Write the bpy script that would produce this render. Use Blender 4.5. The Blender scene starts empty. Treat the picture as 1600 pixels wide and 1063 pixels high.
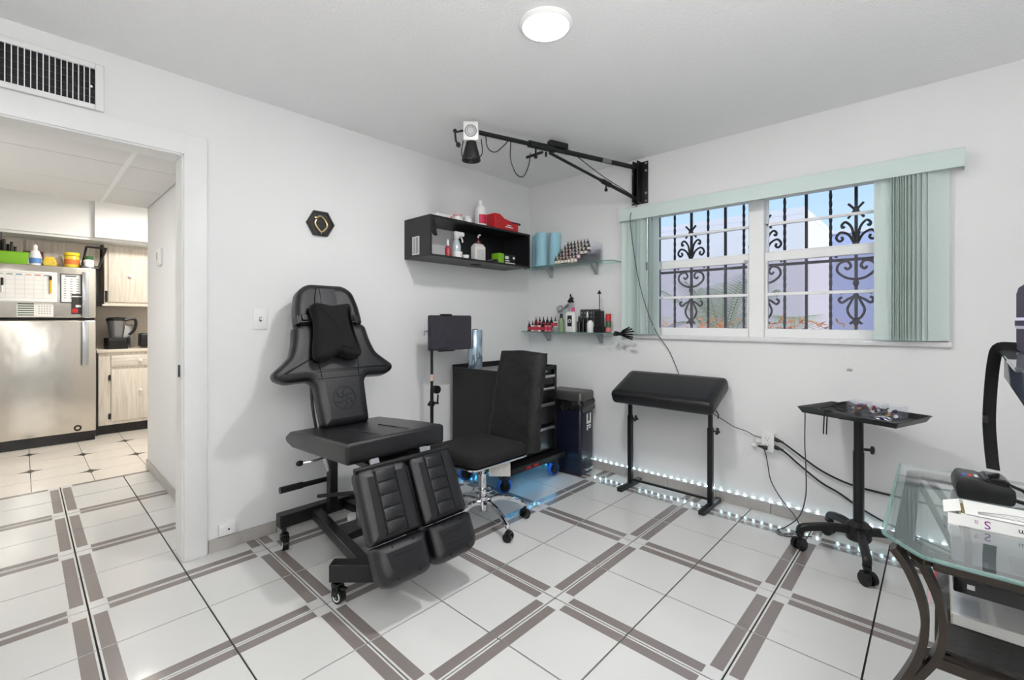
import bpy, bmesh, math, random
from mathutils import Vector as V, Matrix as M

random.seed(7)
R = math.radians
scn = bpy.context.scene
COL = scn.collection

# ------------------------------------------------------------------ camera
cam_d = bpy.data.cameras.new('camera')
cam = bpy.data.objects.new('camera', cam_d); COL.objects.link(cam)
cam.location = (2.7758, -3.2114, 1.2160)
cam.rotation_euler = (R(90), 0, 0.75)
cam_d.sensor_width = 36; cam_d.lens = 36 * 714.43 / 1600
cam_d.shift_y = -31.55 / 1600
cam_d.clip_start = 0.02
scn.camera = cam

# ------------------------------------------------------------------ world, sun, exposure
scn.view_settings.view_transform = 'Standard'
scn.view_settings.look = 'None'
scn.view_settings.gamma = 1
scn.view_settings.use_curve_mapping = False
scn.view_settings.exposure = 0.1

w = bpy.data.worlds.new('world'); scn.world = w; w.use_nodes = True
nt = w.node_tree; nt.nodes.clear()
wo = nt.nodes.new('ShaderNodeOutputWorld'); bg = nt.nodes.new('ShaderNodeBackground')
tc = nt.nodes.new('ShaderNodeTexCoord'); sx = nt.nodes.new('ShaderNodeSeparateXYZ'); cr = nt.nodes.new('ShaderNodeValToRGB')
cr.color_ramp.elements[0].position = 0.0; cr.color_ramp.elements[0].color = (0.62, 0.80, 0.98, 1)
cr.color_ramp.elements[1].position = 0.75; cr.color_ramp.elements[1].color = (0.16, 0.38, 0.80, 1)
nt.links.new(tc.outputs['Generated'], sx.inputs[0]); nt.links.new(sx.outputs['Z'], cr.inputs[0])
nt.links.new(cr.outputs[0], bg.inputs[0]); bg.inputs[1].default_value = 1.15
nt.links.new(bg.outputs[0], wo.inputs[0])

sun_d = bpy.data.lights.new('sun', 'SUN'); sun_d.energy = 4.3; sun_d.angle = R(0.6); sun_d.color = (1, 0.96, 0.9)
sun = bpy.data.objects.new('sun', sun_d); COL.objects.link(sun)
sun.rotation_euler = V((0.66, -0.40, 0.64)).to_track_quat('Z', 'Y').to_euler()
sun.location = (6, 2, 9)

LAMP_W = 18.5      # ceiling fixture
FILL_UPLIGHT_W = 56.0   # torchiere added behind the camera, unseen, to brighten the ceiling
KITCHEN_FILL_W = 25.0  # lamps added out of view to brighten kitchen and hallway

# ------------------------------------------------------------------ helpers
def lin(c):
    return tuple((x / 255 / 12.92) if x / 255 <= 0.04045 else ((x / 255 + 0.055) / 1.055) ** 2.4 for x in c[:3])

def mat(name, rgb, rough=0.5, metal=0.0, spec=0.5, var=0.05, vs=8.0, bump=0.0, bs=60.0, emit=None, es=1.0, coat=0.0, sheen=0.0, stretch=None, trans=0.0, bd=.01):
    m = bpy.data.materials.new(name); m.use_nodes = True
    n = m.node_tree.nodes; l = m.node_tree.links
    p = n['Principled BSDF']
    c = lin(rgb)
    tc = n.new('ShaderNodeTexCoord'); co = tc.outputs['Object']
    if stretch:
        mp = n.new('ShaderNodeMapping'); mp.inputs['Scale'].default_value = stretch
        l.new(co, mp.inputs[0]); co = mp.outputs[0]
    nz = n.new('ShaderNodeTexNoise'); nz.inputs['Scale'].default_value = vs; nz.inputs['Detail'].default_value = 4
    l.new(co, nz.inputs['Vector'])
    mx = n.new('ShaderNodeMix'); mx.data_type = 'RGBA'
    mx.inputs[6].default_value = (*[max(0, x * (1 - var)) for x in c], 1)
    mx.inputs[7].default_value = (*[min(1, x * (1 + var)) for x in c], 1)
    l.new(nz.outputs['Fac'], mx.inputs[0]); l.new(mx.outputs[2], p.inputs['Base Color'])
    p.inputs['Roughness'].default_value = rough; p.inputs['Metallic'].default_value = metal
    p.inputs['Specular IOR Level'].default_value = spec
    if coat: p.inputs['Coat Weight'].default_value = coat; p.inputs['Coat Roughness'].default_value = 0.08
    if sheen: p.inputs['Sheen Weight'].default_value = sheen
    if bump:
        b = n.new('ShaderNodeTexNoise'); b.inputs['Scale'].default_value = bs; b.inputs['Detail'].default_value = 3
        l.new(co, b.inputs['Vector'])
        bp = n.new('ShaderNodeBump'); bp.inputs['Strength'].default_value = bump; bp.inputs['Distance'].default_value = bd
        l.new(b.outputs['Fac'], bp.inputs['Height']); l.new(bp.outputs[0], p.inputs['Normal'])
    if emit is not None:
        p.inputs['Emission Color'].default_value = (*lin(emit), 1); p.inputs['Emission Strength'].default_value = es
    if trans: p.inputs['Transmission Weight'].default_value = trans
    return m

def glass(name, tint=(235, 245, 243), refl=1.0, haze=0.0, haze_rgb=(200, 205, 210), rough=0.015):
    """thin sheet glass: clear with a Fresnel reflection, optionally with a screen / dust veil"""
    m = bpy.data.materials.new(name); m.use_nodes = True
    n = m.node_tree.nodes; l = m.node_tree.links; n.clear()
    out = n.new('ShaderNodeOutputMaterial'); t = n.new('ShaderNodeBsdfTransparent'); t.inputs[0].default_value = (*lin(tint), 1)
    g = n.new('ShaderNodeBsdfGlossy'); g.inputs['Roughness'].default_value = rough
    f = n.new('ShaderNodeFresnel'); f.inputs[0].default_value = 1.45
    mu = n.new('ShaderNodeMath'); mu.operation = 'MULTIPLY'; mu.inputs[1].default_value = refl; l.new(f.outputs[0], mu.inputs[0])
    ge = n.new('ShaderNodeNewGeometry'); iv = n.new('ShaderNodeMath'); iv.operation = 'SUBTRACT'; iv.inputs[0].default_value = 1; l.new(ge.outputs['Backfacing'], iv.inputs[1])   # a thin sheet reflects on its outer faces only
    mb = n.new('ShaderNodeMath'); mb.operation = 'MULTIPLY'; l.new(mu.outputs[0], mb.inputs[0]); l.new(iv.outputs[0], mb.inputs[1]); mb.use_clamp = True; mu = mb
    mx = n.new('ShaderNodeMixShader'); l.new(mu.outputs[0], mx.inputs[0]); l.new(t.outputs[0], mx.inputs[1]); l.new(g.outputs[0], mx.inputs[2])
    last = mx
    if haze:
        d = n.new('ShaderNodeBsdfDiffuse')
        nz = n.new('ShaderNodeTexNoise'); nz.inputs['Scale'].default_value = 5
        cr = n.new('ShaderNodeMix'); cr.data_type = 'RGBA'; c = lin(haze_rgb)
        cr.inputs[6].default_value = (*[x * .9 for x in c], 1); cr.inputs[7].default_value = (*c, 1)
        l.new(nz.outputs['Fac'], cr.inputs[0]); l.new(cr.outputs[2], d.inputs[0])
        m2 = n.new('ShaderNodeMixShader'); m2.inputs[0].default_value = haze
        l.new(mx.outputs[0], m2.inputs[1]); l.new(d.outputs[0], m2.inputs[2]); last = m2
    l.new(last.outputs[0], out.inputs[0])
    return m

def translucent(name, rgb, k=0.45):
    m = bpy.data.materials.new(name); m.use_nodes = True
    n = m.node_tree.nodes; l = m.node_tree.links
    p = n['Principled BSDF']; out = n['Material Output']
    nz = n.new('ShaderNodeTexNoise'); nz.inputs['Scale'].default_value = 3
    mx = n.new('ShaderNodeMix'); mx.data_type = 'RGBA'; c = lin(rgb)
    mx.inputs[6].default_value = (*[x * .96 for x in c], 1); mx.inputs[7].default_value = (*c, 1)
    l.new(nz.outputs['Fac'], mx.inputs[0]); l.new(mx.outputs[2], p.inputs['Base Color']); p.inputs['Roughness'].default_value = 0.5
    t = n.new('ShaderNodeBsdfTranslucent'); l.new(mx.outputs[2], t.inputs[0])
    ms = n.new('ShaderNodeMixShader'); ms.inputs[0].default_value = k
    l.new(p.outputs[0], ms.inputs[1]); l.new(t.outputs[0], ms.inputs[2]); l.new(ms.outputs[0], out.inputs[0])
    return m

def grain(name, c1, c2, scale=14, rough=0.5, axis=(1, 1, .06)):
    m = mat(name, c1, rough, var=0.02)
    n = m.node_tree.nodes; l = m.node_tree.links; p = n['Principled BSDF']
    tc = n.new('ShaderNodeTexCoord'); mp = n.new('ShaderNodeMapping'); mp.inputs['Scale'].default_value = axis
    nz = n.new('ShaderNodeTexNoise'); nz.inputs['Scale'].default_value = scale * 6; nz.inputs['Detail'].default_value = 6; nz.inputs['Distortion'].default_value = .6
    cr = n.new('ShaderNodeValToRGB'); cr.color_ramp.elements[0].position = .35; cr.color_ramp.elements[1].position = .6
    cr.color_ramp.elements[0].color = (*lin(c2), 1); cr.color_ramp.elements[1].color = (*lin(c1), 1)
    l.new(tc.outputs['Object'], mp.inputs[0]); l.new(mp.outputs[0], nz.inputs['Vector']); l.new(nz.outputs['Fac'], cr.inputs[0]); l.new(cr.outputs[0], p.inputs['Base Color'])
    return m

def catmull(pts, k):
    if k < 1 or len(pts) < 3: return [V(p) for p in pts]
    P = [V(p) for p in pts]; P = [2 * P[0] - P[1]] + P + [2 * P[-1] - P[-2]]
    out = []
    for i in range(1, len(P) - 2):
        a, b, c, d = P[i - 1:i + 3]
        for j in range(k):
            t = j / k
            out.append(0.5 * (2 * b + (c - a) * t + (2 * a - 5 * b + 4 * c - d) * t * t + (3 * b - a - 3 * c + d) * t ** 3))
    out.append(P[-2]); return out

def rpoly(pts, r, seg=5):
    """round the corners of a 2-D polygon; r is one radius or one per corner"""
    n = len(pts); out = []
    for i in range(n):
        p = V(pts[i]); a = V(pts[i - 1]) - p; b = V(pts[(i + 1) % n]) - p
        rr = r[i] if isinstance(r, (list, tuple)) else r
        if rr <= 1e-6: out.append(tuple(p)); continue
        d = min(rr, a.length * .49, b.length * .49)
        s = p + a.normalized() * d; e = p + b.normalized() * d
        for j in range(seg + 1):
            t = j / seg; q = s * (1 - t) ** 2 + 2 * p * t * (1 - t) + e * t * t
            out.append(tuple(q))
    return out

def frame(o, e1, e2, e3):
    return M(((e1[0], e2[0], e3[0], o[0]), (e1[1], e2[1], e3[1], o[1]), (e1[2], e2[2], e3[2], o[2]), (0, 0, 0, 1)))

class B:
    """collects geometry for ONE mesh object"""
    def __init__(s): s.bm = bmesh.new()
    def add(s, vs, fs, mi=0, T=None):
        bv = [s.bm.verts.new((T @ V(v)) if T else v) for v in vs]
        for f in fs:
            try: s.bm.faces.new([bv[i] for i in f]).material_index = mi
            except ValueError: pass
        return s
    def _tmp(s, t, mi, T):
        t.verts.index_update(); s.add([v.co.copy() for v in t.verts], [[v.index for v in f.verts] for f in t.faces], mi, T); t.free(); return s
    def box(s, lo, hi, bev=0, seg=2, mi=0, T=None):
        t = bmesh.new(); c = [(a + b) / 2 for a, b in zip(lo, hi)]; d = [abs(b - a) for a, b in zip(lo, hi)]
        bmesh.ops.create_cube(t, size=1, matrix=M.Translation(c) @ M.Diagonal((*d, 1)))
        if bev: bmesh.ops.bevel(t, geom=t.edges[:], offset=min(bev, min(d) * .49), segments=seg, profile=.5, affect='EDGES', clamp_overlap=True)
        return s._tmp(t, mi, T)
    def prism(s, poly, z0, z1, bev=0, seg=2, mi=0, T=None):
        t = bmesh.new(); n = len(poly)
        a = [t.verts.new((*p, z0)) for p in poly]; b = [t.verts.new((*p, z1)) for p in poly]
        t.faces.new(a[::-1]); t.faces.new(b)
        for i in range(n): t.faces.new((a[i], a[(i + 1) % n], b[(i + 1) % n], b[i]))
        bmesh.ops.recalc_face_normals(t, faces=t.faces[:])
        if bev: bmesh.ops.bevel(t, geom=t.edges[:], offset=bev, segments=seg, profile=.5, affect='EDGES', clamp_overlap=True)
        return s._tmp(t, mi, T)
    def rings(s, rings, mi=0, cap=True, closed=True, T=None):
        n = len(rings[0]); vs = [p for r in rings for p in r]; fs = []
        for k in range(len(rings) - 1):
            for i in range(n if closed else n - 1):
                j = (i + 1) % n; fs.append((k * n + i, k * n + j, (k + 1) * n + j, (k + 1) * n + i))
        if cap: fs.append(tuple(range(n))[::-1]); fs.append(tuple(range((len(rings) - 1) * n, len(rings) * n)))
        return s.add(vs, fs, mi, T)
    def pad(s, outline, prof, mi=0, T=None, bulge=0.0):
        """cushion: 2-D outline swept through (inset, height) rings; a last ring scaled toward the centroid domes the top"""
        O = [V(p) for p in outline]; n = len(O)
        ar = sum(O[i].x * O[(i + 1) % n].y - O[(i + 1) % n].x * O[i].y for i in range(n))
        if ar < 0: O = O[::-1]
        nr = []
        for i in range(n):
            a = (O[i] - O[i - 1]).normalized(); b = (O[(i + 1) % n] - O[i]).normalized()
            na = V((-a.y, a.x)); nb = V((-b.y, b.x)); m_ = na + nb
            m_ = m_ / max(0.35, m_.length_squared / 2) if m_.length > 1e-6 else na
            nr.append(m_)
        rs = []
        def cap_(ins, z):
            Q = [O[i] + nr[i] * ins for i in range(n)]
            for _ in range(40):      # collapse edges that the inset turned inside out
                bad = False
                for i in range(n):
                    j = (i + 1) % n
                    if (Q[j] - Q[i]).dot(O[j] - O[i]) < 0: Q[i] = Q[j] = (Q[i] + Q[j]) / 2; bad = True
                if not bad: break
            return [(q.x, q.y, z) for q in Q]
        for ins, z in prof: rs.append(cap_(ins, z))
        i0, i1 = prof[0], prof[-1]
        rs = [cap_(i0[0] + .004, i0[1])] + rs + [cap_(i1[0] + .004, i1[1])]
        return s.rings(rs, mi, True, True, T)
    def cyl(s, p0, p1, r0, r1=None, n=16, mi=0, T=None, cap=True):
        p0 = V(p0); p1 = V(p1); d = (p1 - p0).normalized(); a = d.orthogonal().normalized(); b = d.cross(a)
        r1 = r0 if r1 is None else r1
        f = lambda p, r: [p + (a * math.cos(t * 2 * math.pi / n) + b * math.sin(t * 2 * math.pi / n)) * r for t in range(n)]
        return s.rings([f(p0, r0), f(p1, r1)], mi, cap, True, T)
    def tube(s, pts, r, n=8, k=0, mi=0, T=None, closed=False):
        P = catmull(pts, k); N = len(P); rs = []
        a = None
        for i in range(N):
            d = (P[min(i + 1, N - 1)] - P[max(i - 1, 0)])
            if closed: d = P[(i + 1) % N] - P[i - 1]
            d.normalize()
            a = d.orthogonal().normalized() if a is None else (a - d * a.dot(d)).normalized()
            b = d.cross(a); rr = r[min(len(r) - 1, int(i * len(r) / N))] if isinstance(r, (list, tuple)) else r
            rs.append([P[i] + (a * math.cos(t * 2 * math.pi / n) + b * math.sin(t * 2 * math.pi / n)) * rr for t in range(n)])
        if closed: rs.append(rs[0])
        return s.rings(rs, mi, not closed, True, T)
    def sweep(s, pts, sec, up=(0, 0, 1), k=0, mi=0, T=None):
        """sweep a 2-D section (side, up) along points"""
        P = catmull(pts, k); N = len(P); rs = []; up = V(up)
        for i in range(N):
            d = (P[min(i + 1, N - 1)] - P[max(i - 1, 0)]).normalized(); sd = d.cross(up).normalized(); u = sd.cross(d)
            rs.append([P[i] + sd * a + u * b for a, b in sec])
        return s.rings(rs, mi, True, True, T)
    def lathe(s, prof, o=(0, 0, 0), n=20, mi=0, T=None):
        o = V(o); rs = [[o + V((math.cos(t * 2 * math.pi / n) * max(r, 1e-4), math.sin(t * 2 * math.pi / n) * max(r, 1e-4), z)) for t in range(n)] for r, z in prof]
        return s.rings(rs, mi, True, True, T)
    def ball(s, c, r, n=12, mi=0, sc=(1, 1, 1), T=None):
        rs = []; c = V(c)
        for k in range(n // 2 + 1):
            ph = math.pi * k / (n // 2); rr = max(math.sin(ph), 1e-3)
            rs.append([c + V((math.cos(t * 2 * math.pi / n) * rr * r * sc[0], math.sin(t * 2 * math.pi / n) * rr * r * sc[1], -math.cos(ph) * r * sc[2])) for t in range(n)])
        return s.rings(rs, mi, True, True, T)
    def torus(s, c, r, rt, n=24, m=8, mi=0, T=None, a0=0, a1=360):
        full = a1 - a0 >= 360
        pts = [V(c) + V((math.cos(R(a0 + (a1 - a0) * i / n)) * r, math.sin(R(a0 + (a1 - a0) * i / n)) * r, 0)) for i in range(n if full else n + 1)]
        return s.tube(pts, rt, m, 0, mi, T, closed=full)
    def mesh(s, name, smooth=38):
        me = bpy.data.meshes.new(name)
        bmesh.ops.recalc_face_normals(s.bm, faces=s.bm.faces[:])
        s.bm.to_mesh(me); s.bm.free()
        if smooth:
            me.polygons.foreach_set('use_smooth', [True] * len(me.polygons))
            me.set_sharp_from_angle(angle=R(smooth))
        return me
    def ob(s, name, mats, parent=None, world=False, loc=None, rot=None, smooth=38):
        if parent is not None and world: s.bm.transform(root_matrix(parent).inverted())
        o = bpy.data.objects.new(name, s.mesh(name, smooth)); COL.objects.link(o)
        for m_ in (mats if isinstance(mats, (list, tuple)) else [mats]): o.data.materials.append(m_)
        if parent is not None: o.parent = parent
        if loc is not None: o.location = loc
        if rot is not None: o.rotation_euler = rot
        return o

def root_matrix(o):
    m_ = M.LocRotScale(o.location, o.rotation_euler, V((1, 1, 1)))
    return root_matrix(o.parent) @ m_ if o.parent else m_

def tag(o, label, cat, group=None, kind=None):
    o['label'] = label; o['category'] = cat
    if group: o['group'] = group
    if kind: o['kind'] = kind
    return o
def emp(name, loc=(0, 0, 0), rz=0, label=None, cat=None, group=None):
    o = bpy.data.objects.new(name, None); COL.objects.link(o); o.location = loc; o.rotation_euler = (0, 0, rz); o.empty_display_size = .05
    if label: tag(o, label, cat, group)
    return o
def struct(o, label=None, cat=None):
    o['kind'] = 'structure'
    if label: o['label'] = label
    if cat: o['category'] = cat
    return o
def dup(root, loc, rz=None, label=None):
    r = root.copy(); COL.objects.link(r); r.location = loc
    if rz is not None: r.rotation_euler = (r.rotation_euler[0], r.rotation_euler[1], rz)
    if label: r['label'] = label
    for ch in list(root.children):
        c = ch.copy(); COL.objects.link(c); c.parent = r
        for g in list(ch.children):
            d = g.copy(); COL.objects.link(d); d.parent = c
    return r
def lettering(name, body, size, m, parent, loc, rot, ext=.0004, align='CENTER'):
    cu = bpy.data.curves.new(name, 'FONT'); cu.body = body; cu.size = size; cu.extrude = ext; cu.align_x = align; cu.align_y = 'CENTER'; cu.resolution_u = 3
    t = bpy.data.objects.new(name, cu); COL.objects.link(t)
    dg = bpy.context.evaluated_depsgraph_get(); me = bpy.data.meshes.new_from_object(t.evaluated_get(dg)); bpy.data.objects.remove(t)
    o = bpy.data.objects.new(name, me); COL.objects.link(o); me.materials.clear(); me.materials.append(m)
    o.parent = parent; o.location = loc; o.rotation_euler = rot
    return o

# ------------------------------------------------------------------ materials
m_wall = mat('wall_paint', (235, 235, 235), .75, var=.012, vs=2, bump=.05, bs=55)
m_ceil = mat('ceiling_texture', (250, 250, 250), .9, var=.02, vs=40, bump=.28, bs=95)
m_white = mat('white_paint', (244, 244, 243), .45, var=.015)
m_trim = mat('trim_paint', (237, 237, 236), .4, var=.025, vs=12)
m_tile = mat('tile_white', (214, 214, 212), .13, var=.02, vs=3, spec=.5)
m_strip = mat('tile_strip', (132, 124, 121), .2, var=.06, vs=14)
m_grout = mat('grout', (46, 42, 40), .9, var=.15, vs=30)
m_ktile = mat('kitchen_tile', (232, 225, 216), .16, var=.05, vs=6, stretch=(1, 4, 1))
m_kdia = mat('kitchen_diamond', (40, 34, 30), .3)
m_base = mat('baseboard_stone', (182, 178, 174), .35, var=.12, vs=18)
m_black = mat('black_plastic', (17, 17, 18), .42, var=.1)
m_blackgloss = mat('black_gloss', (16, 16, 18), .2, var=.05)
m_bmetal = mat('black_metal', (15, 15, 17), .38, var=.08, metal=.0, spec=.5)
m_leather = mat('black_leather', (19, 19, 23), .27, var=.08, vs=5, bump=.22, bs=330, spec=.6)
m_cushion = mat('black_vinyl', (18, 18, 21), .36, var=.06, vs=4, bump=.15, bs=260, spec=.5)
m_fabric = mat('black_fabric', (11, 11, 12), .85, var=.12, vs=20, bump=.35, bs=420)
m_mesh = mat('black_mesh_fabric', (12, 12, 13), .9, var=.2, vs=160, bump=.5, bs=700)
m_chrome = mat('chrome', (225, 226, 230), .08, 1.0, var=.02)
m_alu = mat('brushed_aluminium', (190, 192, 196), .3, 1.0, var=.04, vs=60, stretch=(1, .05, 1))
m_steel = mat('stainless', (206, 202, 194), .24, 1.0, var=.05, vs=3, bump=.35, bs=2.2, bd=.05, stretch=(1, 1, .6))
m_darkgrey = mat('dark_grey', (60, 60, 63), .45)
m_grey = mat('mid_grey', (128, 128, 130), .5)
m_plate = mat('white_plastic', (238, 238, 236), .35, var=.01)
m_blue = mat('blue_wheel', (38, 98, 190), .4)
m_red = mat('red_plastic', (196, 30, 36), .35)
m_bronze = mat('bronze_metal', (62, 55, 50), .38, .6, var=.1, vs=10)
m_navy = mat('navy_bin', (19, 22, 40), .28, var=.08, spec=.5)
m_paper = mat('white_paper', (236, 235, 232), .7, var=.02)
m_ink = mat('print_black', (30, 30, 32), .6)
m_purple = mat('print_purple', (128, 34, 130), .6)
m_glass_t = glass('shelf_glass', (238, 248, 245), .8)
m_glass_edge = glass('glass_edge', (205, 226, 222), .6, .3, (176, 206, 202))
m_desk_glass = glass('desk_glass', (242, 247, 248), 2.4, .05, (206, 216, 220))
m_pane = glass('window_pane', (250, 252, 253), .6)
m_pane_low = glass('screened_pane', (236, 235, 238), .6, .10, (206, 203, 214))
m_acryl = glass('clear_acrylic', (250, 251, 253), .9, .04, (240, 242, 246))
m_mint = translucent('mint_vinyl', (234, 245, 241), .3)
m_mintsolid = mat('mint_valance', (206, 221, 217), .5, var=.02)
m_marble = mat('sill_marble', (226, 226, 226), .3, var=.07, vs=22)
m_iron = mat('wrought_iron', (30, 30, 36), .5, var=.1)
m_stucco = mat('stucco_white', (226, 220, 222), .9, var=.03, bump=.2, bs=40)
m_stucco_shade = mat('stucco_shade_tint', (178, 184, 216), .9, var=.03, bump=.2, bs=40)  # bluish shade of the far wall put into its base colour
m_palm = translucent('palm_leaf', (160, 180, 130), .35)
m_palmdry = translucent('palm_leaf_dry', (206, 204, 176), .35)
m_orange = translucent('croton_orange', (226, 150, 84), .35)
m_ground = mat('outdoor_ground', (150, 146, 132), .9, var=.2, vs=4)
m_wood = grain('pale_wood', (232, 224, 212), (214, 203, 187), 10)
m_wood2 = grain('pale_wood_drawer', (230, 222, 210), (212, 201, 185), 10, axis=(1, .06, 1))
m_counter = mat('counter_top', (226, 216, 200), .35, var=.03)
m_led = mat('led_white', (225, 245, 255), emit=(205, 240, 255), es=55)
m_ledblue = mat('led_blue', (120, 210, 255), emit=(70, 190, 255), es=70)
m_ledtape = mat('led_tape', (236, 240, 242), .5)
m_towel = mat('blue_paper_roll', (164, 212, 228), .9, var=.03, bump=.3, bs=120)
m_film = mat('stretch_film', (176, 196, 212), .12, .75, var=.25, vs=22, stretch=(1, 1, .08))
m_dev = mat('device_plum', (70, 64, 82), .85, var=.15, vs=220, bump=.4, bs=600)
m_gold = mat('gold', (226, 200, 150), .3, .9)
m_diffuser = mat('lamp_diffuser', (255, 255, 255), emit=(255, 253, 250), es=6)
# ------------------------------------------------------------------ room shell
T = 0.3452; TY = T * 1.0121
gx = lambda a: (a + 4.4935) * T
gy = lambda b: b * TY - 4.6982 * T
H = 2.44
RX, RY = 3.95, -4.25          # far sides of the room behind the camera
DOOR0, DOOR1, DOORH = -3.60, -2.645, 2.058

def slab(name, boxes, m, bev=0):
    b = B()
    for lo, hi in boxes: b.box(lo, hi, bev)
    return struct(b.ob(name, m, smooth=0))

wall_left = slab('wall_left', [((-.12, DOOR1, 0), (0, .0, H)), ((-.12, DOOR0, DOORH), (0, DOOR1, H)), ((-.12, RY, 0), (0, DOOR0, H))], m_wall)
WX0, WX1, WZ0, WZ1 = 1.0, 2.815, 1.10, 2.03
wall_window = slab('wall_window', [((-.12, 0, 0), (WX0, .2, H)), ((WX1, 0, 0), (RX + .12, .2, H)), ((WX0, 0, 0), (WX1, .2, WZ0)), ((WX0, 0, WZ1), (WX1, .2, H))], m_wall)
slab('wall_right', [((RX, RY, 0), (RX + .12, 0, H))], m_wall)
slab('wall_front', [((-.12, RY - .12, 0), (RX + .12, RY, H))], m_wall)
slab('ceiling', [((-.12, RY - .12, H), (RX + .12, .2, H + .12))], m_ceil)
# plaster chip on the window wall
B().pad(rpoly([(-.014, -.008), (.01, -.011), (.018, .003), (.003, .011), (-.012, .007)], .004), [(0, 0), (.003, .002)], T=frame((2.407, -.0005, .932), (1, 0, 0), (0, 0, 1), (0, -1, 0))).ob('plaster_chip', m_base, wall_window)

# floor: grout bed with one object per tile
floor = struct(B().box((gx(-10), RY - .1, -.10), (RX + .1, .19, -.006)).ob('floor', m_grout, smooth=0))
s0, s1, se, G = .010, .054, .063, .0032
def tile_mesh(flipx, flipy):
    xs = [G, s0, s1, se, T - G]; ys = [G, s0, s1, se, TY - G]
    vs = []; fs = []; mi = []
    def P(x, y): return ((T - x) if flipx else x, (TY - y) if flipy else y)
    b = B()
    for i in range(4):
        for j in range(4):
            q = [(xs[i], ys[j]), (xs[i + 1], ys[j]), (xs[i + 1], ys[j + 1]), (xs[i], ys[j + 1])]
            gray = (i == 1 and j == 3) or (j == 1 and i == 3)
            b.add([(*P(*c), 0) for c in q], [(0, 1, 2, 3)], 1 if gray else 0)
    c = [P(xs[0], ys[0]), P(xs[4], ys[0]), P(xs[4], ys[4]), P(xs[0], ys[4])]
    for k in range(4): b.add([(*c[k], 0), (*c[(k + 1) % 4], 0), (*c[(k + 1) % 4], -.008), (*c[k], -.008)], [(0, 1, 2, 3)], 0)
    bmesh.ops.remove_doubles(b.bm, verts=b.bm.verts[:], dist=1e-5)
    bmesh.ops.recalc_face_normals(b.bm, faces=b.bm.faces[:])
    if sum(f.normal.z for f in b.bm.faces) < 0: bmesh.ops.reverse_faces(b.bm, faces=b.bm.faces[:])
    me = bpy.data.meshes.new('tile'); b.bm.to_mesh(me); b.bm.free()
    me.materials.append(m_tile); me.materials.append(m_strip)
    return me
tmesh = {(fx, fy): tile_mesh(fx, fy) for fx in (0, 1) for fy in (0, 1)}
def put_tile(a, b_):
    o = bpy.data.objects.new('tile', tmesh[(a % 2, b_ % 2)]); COL.objects.link(o)
    o.location = (gx(a), gy(b_), random.uniform(-.0004, .0004)); o.parent = floor
for a in range(-5, 7):
    for b_ in range(-8, 5): put_tile(a, b_)
for a in range(-10, -5):
    for b_ in range(-7, -2): put_tile(a, b_)

# baseboards: stone pieces
def baseboard(name, p0, p1, nrm, h=.068, L=.335):
    root = struct(B().box((0, 0, 0), ((V(p1) - V(p0)).length, .004, h - .006)).ob(name, m_grout, smooth=0))
    d = (V(p1) - V(p0)); ang = math.atan2(d.y, d.x)
    root.location = p0; root.rotation_euler = (0, 0, ang)
    side = 1 if V((-math.sin(ang), math.cos(ang), 0)).dot(V(nrm)) > 0 else -1
    me = B().box((.001, 0, 0), (L - .002, side * .011, h), .0015, 1).mesh('baseboard_tile'); me.materials.append(m_base)
    n = int(d.length / L)
    for i in range(n):
        o = bpy.data.objects.new('baseboard_tile', me); COL.objects.link(o); o.parent = root; o.location = (i * L, 0, 0)
    if d.length - n * L > .02:
        B().box((n * L + .001, 0, 0), (d.length, side * .011, h), .0015, 1).ob('baseboard_tile', m_base, root)
baseboard('baseboard_left', (0, -2.55, 0), (0, 0, 0), (1, 0, 0))
baseboard('baseboard_window', (0, 0, 0), (RX, 0, 0), (0, -1, 0))

# door casing on the left wall
tr = struct(emp('trim_1', (0, DOOR1, 0)), 'white painted wooden casing around the kitchen doorway', 'door casing')
B().box((-.12, DOOR1 - .02, 0), (.012, DOOR1, DOORH), .002, 1).box((.0, DOOR1 - .012, 0), (.022, DOOR1 + .088, DOORH + .09), .004, 2).ob('side_casing', m_trim, tr, True)
B().box((-.12, DOOR0, DOORH - .02), (.012, DOOR1, DOORH), .002, 1).box((.0, DOOR0 - .088, DOORH - .012), (.021, DOOR1, DOORH + .09), .004, 2).ob('head_casing', m_trim, tr, True)
B().box((-.12, DOOR0, 0), (.012, DOOR0 + .02, DOORH - .02), .002, 1).box((.0, DOOR0 - .088, 0), (.022, DOOR0, DOORH), .004, 2).ob('side_casing', m_trim, tr, True)
B().box((.0, DOOR1 - .034, .93), (.004, DOOR1 - .024, .99), .001, 1).ob('strike_plate', m_darkgrey, tr, True)

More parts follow.
